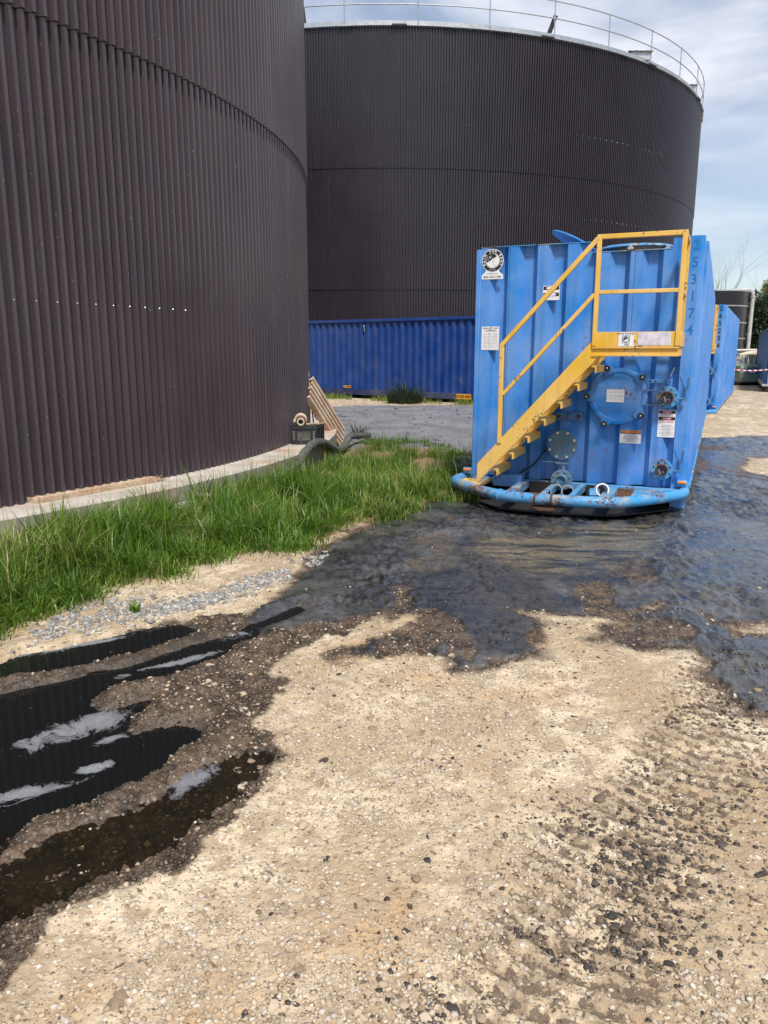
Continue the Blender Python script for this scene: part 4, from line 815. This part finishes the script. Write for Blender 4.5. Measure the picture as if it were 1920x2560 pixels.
for k in range(5): mb = MB(); mb.lathe([(.07, .12), (.07, 1.15), (.085, 1.17), (.085, 1.25), (.06, 1.3)], (-.38+k*.19, 0, 0), (0, 0, 1), 14); mb.build('column', M['grey'], t)
MB().bx(-.46, .46, -.06, .06, 1.30, 1.36).build('header', M['grey'], t)
x, y, _ = at(1844, 42); t = empty('steel_drum', (x, y, 0), label='shiny steel drum beside the grey filter columns', cat='drum'); MB().lathe([(.26, 0), (.27, .02), (.27, .36), (.28, .38), (.27, .40), (.27, .76), (.28, .78), (.27, .8), (.27, 1.1), (.25, 1.12), (.01, 1.12)], (0, 0, 0), (0, 0, 1), 28).build('body', M['galv'], t); MB().ring((0, 0, 1.121), (0, 0, 1), .22, .28, .05, 28).build('rim', M['steel_pale'], t)
x, y, _ = at(1866, 36.5); t = empty('liquid_tote', (x, y, 0), R(6), label='pale green caged liquid tote on a pallet beside the far blue tank', cat='tote')
b = NB('translucent_green_plastic'); b.set('Base Color', (.36, .52, .40)).set('Roughness', .4); M['tote'] = b.m
MB().bx(-.49, .49, -.49, .49, .16, .93).build('bottle', M['tote'], t, bevel=.05); MB().lathe([(.1, 0), (.1, .05)], (0, 0, .931), (0, 0, 1), 16).build('cap', M['black'], t)
for k in range(6):
    xx = -.5+k*.2
    for yy in (-.51, .51): MB().cyl((xx, yy, .14), (xx, yy, .98), .013, 6).build('cage_bar', M['galv'], t)
    for x2 in (-.51, .51): MB().cyl((x2, xx, .14), (x2, xx, .98), .013, 6).build('cage_bar', M['galv'], t)
for z in (.16, .36, .57, .78, .97): MB().tube([(-.525, -.525, z), (.525, -.525, z), (.525, .525, z), (-.525, .525, z), (-.525, -.525, z)], .013, 6).build('cage_hoop', M['galv'], t)
s = MB().bx(-.18, .36, -.545, -.54, .52, .80).build('label_sheet', plain('blue_label', (.07, .17, .42), .5), t); MB().bx(-.06, .22, -.549, -.546, .56, .70).build('print', M['white'], s); MB().prism([(.13, .62), (.16, .585), (.19, .62), (.16, .655)], lambda x, z, k: (x, -.5495-.001*k, z)).build('print', M['black'], s)
for xx in (-.42, 0, .42): MB().bx(xx-.07, xx+.07, -.5, .5, 0, .10).build('pallet_foot', M['dark'], t)
MB().bx(-.52, .52, -.52, .52, .101, .14).build('pallet_deck', M['dark'], t)
# barrier tape
pa = Vector((12.75, 28.9, .92)); pb = Vector((14.82, 30.20, .86)); N = 14
t = empty('barrier_tape', pa, label='red and white barrier tape strung between the second and the far blue tank', cat='tape')
for k in range(N):
    q = [pa+(pb-pa)*u-Vector((0, 0, .05*math.sin(math.pi*u))) for u in (k/N, (k+1)/N)]; q = [v_-pa for v_ in q]
    MB().add([q[0]+Vector((0, 0, -.022)), q[1]+Vector((0, 0, -.022)), q[1]+Vector((0, 0, .022)), q[0]+Vector((0, 0, .022)), q[0]+Vector((0, .004, -.022)), q[1]+Vector((0, .004, -.022)), q[1]+Vector((0, .004, .022)), q[0]+Vector((0, .004, .022))], [(0, 1, 2, 3), (7, 6, 5, 4), (3, 2, 6, 7), (0, 4, 5, 1)]).build('stripe', M['red'] if k % 2 == 0 else M['white'], t, smooth=0)

# ------------------------------------------------------------------ trees
def mk_leaf(name, c0, c1):
    b = NB(name); r_, _, _, _ = b.attr('rnd'); b.set('Base Color', b.mix(r_, c0, c1)).set('Roughness', .55)
    tr = b.n('BsdfTranslucent'); b.l(b.mix(r_, tuple(x*1.3 for x in c0), tuple(x*1.3 for x in c1)), tr.inputs[0]); ms = b.n('MixShader'); ms.inputs[0].default_value = .3
    b.l(b.b.outputs[0], ms.inputs[1]); b.l(tr.outputs[0], ms.inputs[2]); b.l(ms.outputs[0], b.o.inputs[0]); return b.m
M['leafd'] = mk_leaf('evergreen_leaves', (.012, .028, .012), (.045, .075, .028)); M['leafl'] = mk_leaf('spring_leaves', (.06, .10, .03), (.18, .22, .07))
M['bark'] = plain('bark', (.10, .085, .075), .9, 0, .4, 8, .6, 25)
def branches(H, lean, depth, seed, r0, spread):
    rg = random.Random(seed); mb = MB(); tips = []
    def go(p, d, l_, r_, k):
        pts = [p]; rs = [r_]; q = p; dd_ = d
        for s_ in range(3):
            dd_ = (dd_+Vector((rg.uniform(-1, 1), rg.uniform(-1, 1), rg.uniform(-.4, .8)))*.13).normalized(); q = q+dd_*l_/3; pts.append(q); rs.append(r_*(1-.16*(s_+1)))
        mb.tube(pts, rs, 6 if k < 2 else 4, False)
        if k >= depth: tips.append(q); return
        for s_ in range(rg.choice((2, 3, 3))):
            v_ = Vector((rg.uniform(-1, 1), rg.uniform(-1, 1), rg.uniform(-.15, .8))).normalized(); go(pts[rg.choice((2, 3, 3))], (dd_+v_*spread).normalized(), l_*rg.uniform(.62, .82), rs[-1]*.66, k+1)
    go(Vector((0, 0, -.1)), (Vector((0, 0, 1))+Vector(lean)).normalized(), H*.32, r0, 0); return mb, tips
def bare_tree(loc, H, seed, label):
    t = empty('bare_tree', loc, label=label, cat='tree', group='trees beyond the yard'); mb, tips = branches(H, (.05, 0, 0), 7, seed, H*.020, .75)
    n0 = len(mb.f); mb.build('crown', M['bark'], t, smooth=60); MB().tube([(0, 0, -.2), (.02, 0, H*.1), (.04, 0, H*.2)], [H*.02, H*.018, H*.0165], 8).build('trunk', M['bark'], t, smooth=60)
def leafy_tree(loc, H, Wd, n, mat, seed, label, base=.08):
    rg = np.random.default_rng(seed); t = empty('evergreen_tree', loc, label=label, cat='tree', group='trees beyond the yard')
    MB().tube([(0, 0, -.2), (.05, 0, H*.4), (0, .05, H*.85)], [H*.025, H*.018, .03], 8).build('trunk', M['bark'], t, smooth=60)
    nc = 70; u = rg.random(nc); cz = H*(base+(1-base)*u); cr_2 = Wd*np.power(1-np.clip((u-.2)/.85, 0, 1), .7)*np.where(u < .2, .75+u, 1); a_ = rg.random(nc)*6.28; rad = np.sqrt(rg.random(nc))*cr_2
    cx, cy = rad*np.cos(a_), rad*np.sin(a_); cs = (.35+.5*rg.random(nc))*Wd*.42
    k = rg.integers(0, nc, n); dv = rg.normal(size=(n, 3)); dv /= np.linalg.norm(dv, axis=1)[:, None]; dv *= (rg.random(n)**.45)[:, None]
    P = np.stack([cx[k], cy[k], cz[k]], 1)+dv*cs[k][:, None]*np.array([1, 1, .75]); P[:, 2] = np.maximum(P[:, 2], .1)
    a = rg.normal(size=(n, 3)); a /= np.linalg.norm(a, axis=1)[:, None]; b_ = np.cross(a, rg.normal(size=(n, 3))); b_ /= np.linalg.norm(b_, axis=1)[:, None]; s_ = (.06+.10*rg.random(n))[:, None]
    V = np.stack([P-a*s_, P+b_*s_*.5, P+a*s_, P-b_*s_*.5], 1).reshape(-1, 3); F = np.arange(4*n).reshape(-1, 4); q = np.repeat(np.clip(rg.random(n)*.6+.4*rg.random(nc)[k], 0, 1), 4)
    npmesh('crown', V, F, mat, t, attrs={'rnd': np.stack([q, q, q, q], 1)})
bare_tree((*at(1768, 66)[:2], 0), 12.5, 5, 'bare grey tree rising behind the nearest rental tank'); bare_tree((*at(1893, 72)[:2], 0), 9.5, 9, 'small bare tree top above the grey standpipe')
leafy_tree(at(1862, 62), 6.0, 1.3, 7000, M['leafd'], 1, 'narrow dark evergreen between black tank and standpipe'); leafy_tree(at(1905, 60), 5.6, 2.6, 12000, M['leafd'], 2, 'broad dark evergreen behind the far blue tank'); leafy_tree(at(1925, 66), 7.2, 2.5, 9000, M['leafl'], 3, 'pale green leafy tree at the right picture edge', .3)
leafy_tree(at(1845, 78), 4.6, 3.6, 9000, M['leafd'], 6, 'low dark evergreen glimpsed behind the grey standpipe')

# ------------------------------------------------------------------ grass
def blades(name, x, y, z, Ln, Wd_, lean, la, mat, rnd, parent=None, segs=3):
    n = len(x); la2 = la+np.pi/2+RNG.normal(0, .5, n); dx, dy = np.cos(la), np.sin(la); sx, sy = np.cos(la2), np.sin(la2)
    V = np.zeros((n, 2*segs+1, 3)); 
    for k in range(segs+1):
        f = k/segs; h = Ln*(f-.22*lean*f**3*1.2); o = Ln*lean*f**2.1; w_ = Wd_*(1-.55*f**1.5)/2
        px, py, pz = x+dx*o, y+dy*o, z+h*np.clip(1.02-.25*lean, .3, 1)
        if k < segs: V[:, 2*k] = np.stack([px-sx*w_, py-sy*w_, pz], 1); V[:, 2*k+1] = np.stack([px+sx*w_, py+sy*w_, pz], 1)
        else: V[:, 2*segs] = np.stack([px, py, pz], 1)
    m = 2*segs+1; b0 = (np.arange(n)*m)[:, None]; tr = []
    for k in range(segs-1): tr += [b0+np.array([[2*k, 2*k+1, 2*k+3]]), b0+np.array([[2*k, 2*k+3, 2*k+2]])]
    tr.append(b0+np.array([[2*segs-2, 2*segs-1, 2*segs]])); F = np.concatenate(tr)
    q = np.repeat(rnd, m); f_ = np.tile(np.concatenate([np.repeat(np.arange(segs)/segs, 2), [1.0]]), n)
    return npmesh(name, V.reshape(-1, 3), F, mat, parent, smooth=True, attrs={'rnd': np.stack([q, f_, q, q], 1)})
def mk_grass():
    b = NB('grass_blades'); r_, f_, _, _ = b.attr('rnd')
    c = b.ramp(r_, [(0, (.026, .070, .010)), (.30, (.080, .18, .018)), (.65, (.18, .29, .032)), (.86, (.30, .34, .08)), (1, (.46, .39, .19))])
    b.set('Base Color', c).set('Roughness', .42); tr = b.n('BsdfTranslucent'); b.l(b.mix(.3, c, (.14, .26, .02)), tr.inputs[0]); ms = b.n('MixShader'); ms.inputs[0].default_value = .34
    b.l(b.b.outputs[0], ms.inputs[1]); b.l(tr.outputs[0], ms.inputs[2]); b.l(ms.outputs[0], b.o.inputs[0]); return b.m
M['grass'] = mk_grass()
GP = np.array(GRASSP); CT = np.array([-11.579, 12.774])
def sample_grass(n):
    xs, ys = [], []
    tot = 0
    while tot < n:
        r0 = np.exp(RNG.uniform(math.log(4.2), math.log(14.5), n)); a = RNG.uniform(R(-40), R(9), n); x = r0*np.sin(a); y = r0*np.cos(a)
        d = sdist(x, y, GRASSP); den = .16+1.0*sm(.38, .60, fbm(x*2.2, y*2.2, 3, 71)); back = sm(8.6, 10.2, y); den = den*(1-back)+back*sm(.40, .56, fbm(x*1.6+3, y*1.6, 3, 73))*.75
        k = (d > -.05+.16*(fbm(x*6, y*6, 2, 75)-.5)) & (RNG.random(n) < den) & (np.hypot(x-CT[0], y-CT[1]) > 10.80)
        xs.append(x[k]); ys.append(y[k]); tot += k.sum()
    return np.concatenate(xs)[:n], np.concatenate(ys)[:n]
NC = 1150; NG = 72000; cx_, cy_ = sample_grass(NC); ci = RNG.integers(0, NC, NG); csz = RNG.uniform(.035, .10, NC); chh = np.clip(RNG.normal(1, .42, NC), .3, 1.9); chu = RNG.normal(0, .13, NC)
ox, oy = RNG.normal(0, 1, NG)*csz[ci], RNG.normal(0, 1, NG)*csz[ci]; x, y = cx_[ci]+ox, cy_[ci]+oy; bx2, by2 = sample_grass(NG//7); x[:len(bx2)] = bx2; y[:len(by2)] = by2; chf = chh[ci].copy(); chf[:len(bx2)] = .55
k = np.hypot(x-CT[0], y-CT[1]) > 10.79; x, y, ox, oy, chf, ci = x[k], y[k], ox[k], oy[k], chf[k], ci[k]; NG = len(x)
hf = fbm(x*1.4, y*1.4, 3, 81); d = sdist(x, y, GRASSP); edge = sm(-.05, .5, d); back = sm(8.8, 10.5, y)
Ln = (.16+.30*hf)*(.45+.55*edge)*(1-.12*sm(.7, .1, np.hypot(x-CT[0], y-CT[1])-10.79)*(1-back))*RNG.uniform(.55, 1.2, NG)*chf*(1-.35*back)
la = np.arctan2(oy, ox)+RNG.normal(0, .6, NG); la = np.where(RNG.random(NG) < .35, 6.28*2*vn(x*2.4, y*2.4, 85)+RNG.normal(0, .5, NG), la)
rnd = np.clip(.16+.60*RNG.random(NG)*(.5+1.0*fbm(x*1.1, y*1.1, 2, 87))+chu[ci]+np.where(RNG.random(NG) < .07, .5, 0)-.12*back, 0, 1)
g_ = blades('grass', x, y, hz(x, y)-.01, Ln, RNG.uniform(.006, .0125, NG)*(1-.25*back), np.clip(RNG.normal(.58, .30, NG), .05, 1.25), la, M['grass'], rnd); tag(g_, 'lush green grass strip along the concrete plinth', 'grass', kind='stuff')
# taller single stalks
n = 260; x, y = sample_grass(n); g_ = blades('grass', x, y, hz(x, y), RNG.uniform(.45, .72, n), np.full(n, .004), np.clip(RNG.normal(.25, .15, n), .02, .6), RNG.uniform(0, 6.28, n), M['grass'], RNG.uniform(.5, .95, n)); tag(g_, 'tall seed stalks standing above the grass strip', 'grass', kind='stuff')
# dry litter and weeds along the container foot
dcn = np.array([.79, -.614]); n = 2600; s_ = RNG.uniform(-.5, 7.5, n); off = RNG.uniform(.05, .75, n); x = -2.673+dcn[0]*s_-.614*off; y = 27.59+dcn[1]*s_-.79*off
k = fbm(x*1.5, y*1.5, 3, 91) > .42; x, y = x[k], y[k]; n = len(x); g_ = blades('weeds', x, y, hz(x, y), RNG.uniform(.08, .26, n), np.full(n, .014), np.clip(RNG.normal(.5, .25, n), .05, 1), RNG.uniform(0, 6.28, n), M['grass'], np.clip(RNG.random(n)*1.1, 0, 1)); tag(g_, 'dry weeds and litter along the foot of the shipping container', 'weeds', kind='stuff')
def weed(loc, Rr, H, n, label, seed, mat=None):
    rg = np.random.default_rng(seed); t = empty('weed_clump', loc, label=label, cat='plant'); a = rg.random(n)*6.28; r0 = Rr*np.sqrt(rg.random(n))*.7; x = r0*np.cos(a); y = r0*np.sin(a)
    o = blades('foliage', x, y, np.zeros(n), H*rg.uniform(.4, 1.1, n)*(1.1-.6*r0/Rr), rg.uniform(.012, .03, n), np.clip(rg.normal(.45, .2, n), .05, 1), a+rg.normal(0, .6, n), mat or M['leafd'], rg.random(n)*.8, t); return t
p = gp(1012, 1008, 0); weed((p[0], p[1]-.1, 0), .75, .85, 520, 'dark green weed clump growing at the foot of the container', 5)
p = gp(892, 1095, -.1); weed((p[0], p[1], -.12), .18, .42, 60, 'small leafy weed beside the hose and pallet', 6)
p = gp(338, 1530); weed((p[0], p[1], GZ), .05, .12, 16, 'tiny grass tuft alone on the gravel edge', 7, M['grass'])

# ------------------------------------------------------------------ stones and clods
def ico(sub, seed, flat=.7):
    import bmesh
    b = bmesh.new(); bmesh.ops.create_icosphere(b, subdivisions=sub, radius=1); V = np.array([v.co[:] for v in b.verts]); F = np.array([[v.index for v in f.verts] for f in b.faces]); b.free()
    rg = np.random.default_rng(seed)
    for _ in range(5):   # planar cuts give an angular stone
        d = rg.normal(size=3); d /= np.linalg.norm(d); c = rg.uniform(.45, .8); pr = V@d; V = V-np.outer(np.maximum(pr-c, 0), d)
    V = V*(1+.10*rg.normal(size=(len(V), 1)))*np.array([1, rg.uniform(.6, .95), flat*rg.uniform(.7, 1.1)]); return V, F
def mk_stone(name, stops, rough):
    b = NB(name); r_, _, _, _ = b.attr('rnd'); v = b.coord(); n = b.noise(v, 55, 4, .6); c = b.ramp(r_, stops); b.set('Base Color', b.mix(b.ramp(n, [(.4, 0.), (.7, .5)]), c, b.mix(.6, c, (.16, .12, .08)))).set('Roughness', rough); b.set('Normal', b.bump(n, .4, .004)); return b.m
M['stone'] = mk_stone('loose_stone', [(0, (.27, .20, .13)), (.3, (.46, .36, .25)), (.65, (.54, .44, .32)), (.88, (.46, .41, .35)), (1, (.62, .56, .47))], .8)
M['stoneg'] = mk_stone('grey_crushed_stone', [(0, (.14, .14, .14)), (.4, (.25, .245, .235)), (.75, (.37, .36, .34)), (1, (.52, .49, .44))], .75)
M['clod'] = mk_stone('dark_mud_clod', [(0, (.020, .020, .023)), (.35, (.035, .031, .030)), (.6, (.085, .058, .043)), (1, (.19, .135, .09))], .5)
def scatter(name, x, y, size, mat, rnd, flat, seed, label, cat, sink=.25):
    n = len(x); z = hz(x, y); Vs, Fs, Q = [], [], []; off = 0; rg = np.random.default_rng(seed); nv = 6
    for k in range(nv):
        V, F = ico(1, seed+k, flat); V = V if len(V) == 12 else V; i_ = np.arange(n) % nv == k; m = i_.sum(); a = rg.random(m)*6.28; c, s = np.cos(a), np.sin(a); tx = rg.normal(0, .25, m)
        P = V[None]*size[i_][:, None, None]; X = P[..., 0]*c[:, None]-P[..., 1]*s[:, None]; Y = P[..., 0]*s[:, None]+P[..., 1]*c[:, None]; Zz = P[..., 2]+P[..., 0]*tx[:, None]
        W = np.stack([X+x[i_][:, None], Y+y[i_][:, None], Zz+(z[i_]+size[i_]*sink*flat)[:, None]], -1).reshape(-1, 3); Vs.append(W); Fs.append((F[None]+(np.arange(m)*len(V))[:, None, None]).reshape(-1, 3)+off); off += len(W); Q.append(np.repeat(rnd[i_], len(V)))
    q = np.concatenate(Q); o = npmesh(name, np.concatenate(Vs), np.concatenate(Fs), mat, attrs={'rnd': np.stack([q, q, q, q], 1)}); return tag(o, label, cat, kind='stuff')
def polar(n, r0, r1, a0, a1): r0_ = np.exp(RNG.uniform(math.log(r0), math.log(r1), n)); a = RNG.uniform(R(a0), R(a1), n); return r0_*np.sin(a), r0_*np.cos(a)
def logsize(n, lo, hi, p=2.2): u = RNG.random(n)**p; return lo*(hi/lo)**u
x, y = polar(60000, 1.6, 9.5, -33, 33); z_ = zones(x, y); pl_ = np.maximum.reduce([z_[k] for k in ('p1', 'p2', 'p3')]); gc = gp(800, 1740); gc2 = gp(1080, 1850); dn = fbm(x*1.8, y*1.8, 3, 101)+.22*np.exp(-((x-gc[0])/.8)**2-((y-gc[1])/.8)**2)+.18*np.exp(-((x-gc2[0])/.6)**2-((y-gc2[1])/.6)**2)
keep = (z_['grass'] < .4) & (pl_ < .0) & (RNG.random(len(x)) < (.06+1.1*sm(.46, .70, dn))*(1-.95*z_['sl'])*(1-.75*z_['wet'])); x, y = x[keep][:24000], y[keep][:24000]; n = len(x)
scatter('gravel', x, y, logsize(n, .0028, .016, 2.0), M['stone'], np.clip(RNG.random(n)**.9, 0, 1), .62, 200, 'loose pale gravel spread over the dry yard', 'gravel')
# grey crushed stone along the grass edge
ge = [gp(u*OV, v*OV) for u, v in ((-60, 1400), (0, 1378), (50, 1362), (130, 1340), (230, 1325), (330, 1322), (420, 1303), (480, 1283), (560, 1258), (640, 1228), (700, 1205))]
seg = RNG.integers(0, len(ge)-1, 3600); f = RNG.random(3600); G0 = np.array(ge); x = G0[seg, 0]*(1-f)+G0[seg+1, 0]*f; y = G0[seg, 1]*(1-f)+G0[seg+1, 1]*f; sp = .05+.16*vn(x*2.1, y*2.1, 111); x = x+RNG.normal(0, 1, 3600)*sp*.6; y = y+RNG.normal(0, 1, 3600)*sp*1.3
keep = (fbm(x*3, y*3, 2, 113) > .40) & (np.maximum(sdist(x, y, POOL1), sdist(x, y, POOL2)) < .0); x, y = x[keep], y[keep]; n = len(x)
scatter('gravel', x, y, logsize(n, .008, .028, 1.6), M['stoneg'], RNG.random(n), .6, 220, 'grey crushed stone lying along the edge of the grass', 'gravel')
# dark clods in the tyre track and round the sludge
x, y = polar(90000, 1.6, 11, -33, 34); z_ = zones(x, y); td = trackd(x, y); nz = fbm(x*3.4, y*3.4, 3, 121); bd = np.exp(-(np.minimum(z_['slsd'], 0)/.35)**2)*(z_['slsd'] < .1)
pk = 1.5*sm(.36, .10, td)*sm(.36, .54, nz)+.35*bd*sm(.4, .6, nz)+.14*z_['sl']*sm(.4, .6, nz)+.010+.16*sm(1.0, .3, td)*sm(.46, .60, nz); keep = (RNG.random(len(x)) < pk*(.30+1.0*sm(.35, .7, .5+.5*np.sin(2*np.pi*(track_st(x, y)[0]/.085+np.abs(track_st(x, y)[1])*2.2))))) & (z_['grass'] < .4) & (np.maximum.reduce([z_[k] for k in ('p1', 'p2', 'p3', 'p4')]) < .02); x, y = x[keep][:14000], y[keep][:14000]; n = len(x)
scatter('mud_clods', x, y, logsize(n, .003, .015, 1.7), M['clod'], RNG.random(n), .42, 240, 'small dark mud clods dropped along the tyre track and sludge edge', 'mud')
x, y = polar(60000, 1.9, 7.5, -33, 4); z_ = zones(x, y); keep = (z_['wet'] > .6) & (z_['sl'] < .5) & (np.maximum.reduce([z_[k] for k in ('p1', 'p2', 'p3', 'p4')]) < -.01) & (RNG.random(len(x)) < .25+.75*sm(.45, .6, fbm(x*5, y*5, 2, 131))); x, y = x[keep][:9000], y[keep][:9000]; n = len(x)
M['crumb'] = mk_stone('wet_brown_crumbs', [(0, (.030, .021, .015)), (.5, (.070, .047, .031)), (.85, (.13, .09, .06)), (1, (.33, .26, .18))], .55)
scatter('mud_crumbs', x, y, logsize(n, .003, .014, 1.8), M['crumb'], RNG.random(n), .6, 260, 'wet brown mud crumbs on the banks between the slurry pools', 'mud')
# the larger ones, each its own piece of the ground
def pieces(nm, xs, ys, sizes, mats, flat, seed, sub):
    vs_ = []; rg = random.Random(seed)
    for k in range(8):
        V, F = ico(sub, seed+k, flat)
        for m in mats:
            q = rg.random(); me_o = npmesh('tmp', V, F, m, attrs={'rnd': np.full((len(V), 4), q)}); me = me_o.data; me.shade_smooth(); me.set_sharp_from_angle(angle=R(28)); bpy.data.objects.remove(me_o); vs_.append(me)
    zz = hz(xs, ys)
    for i_ in range(len(xs)):
        o = bpy.data.objects.new(nm, rg.choice(vs_)); COL.objects.link(o); o.parent = ground; s_ = sizes[i_]; o.scale = (s_,)*3; o.location = (xs[i_], ys[i_], zz[i_]+s_*flat*.32); o.rotation_euler = (rg.uniform(-.3, .3), rg.uniform(-.3, .3), rg.uniform(0, 6.28))
x, y = polar(2600, 1.7, 6.5, -28, 28); z_ = zones(x, y); pl_ = np.maximum.reduce([z_[k] for k in ('p1', 'p2', 'p3')]); gc = gp(800, 1740); gc2 = gp(1080, 1850); dn = fbm(x*1.8, y*1.8, 3, 101)+.22*np.exp(-((x-gc[0])/.8)**2-((y-gc[1])/.8)**2)+.18*np.exp(-((x-gc2[0])/.6)**2-((y-gc2[1])/.6)**2)
keep = (z_['grass'] < .3) & (pl_ < -.02) & (RNG.random(len(x)) < (.10+.9*sm(.4, .65, dn))*(1-.9*z_['sl'])); x, y = x[keep][:290], y[keep][:290]
pieces('stone', x, y, logsize(len(x), .011, .026, 1.5), [M['stone']], .5, 300, 2)
x, y = polar(6000, 1.7, 6.5, -6, 33); td = trackd(x, y); z_ = zones(x, y); keep = (RNG.random(len(x)) < .9*sm(.36, .05, td)*sm(.38, .55, fbm(x*3.4, y*3.4, 3, 121))+.006) & (z_['sl'] < .5); x, y = x[keep][:260], y[keep][:260]
big_c = [(1490, 2198), (1800, 2105), (1905, 2185), (1127, 2518), (1730, 2199), (1576, 1975), (1500, 1995), (810, 1905)]; bx_ = np.array([gp(u, v) for u, v in big_c])
pieces('mud_clod', np.concatenate([x, bx_[:, 0]]), np.concatenate([y, bx_[:, 1]]), np.concatenate([logsize(len(x), .009, .019, 1.4), np.full(len(big_c), .026)]), [M['clod']], .45, 320, 2)
rk = empty('flat_rock', (*gp(495, 1428), GZ-.02), label='flat tan rock at the edge of the grass', cat='rock'); V, F = ico(2, 411, .35); o = npmesh('body', V*.16, F, M['stone'], rk, attrs={'rnd': np.full((len(V), 4), .35)})
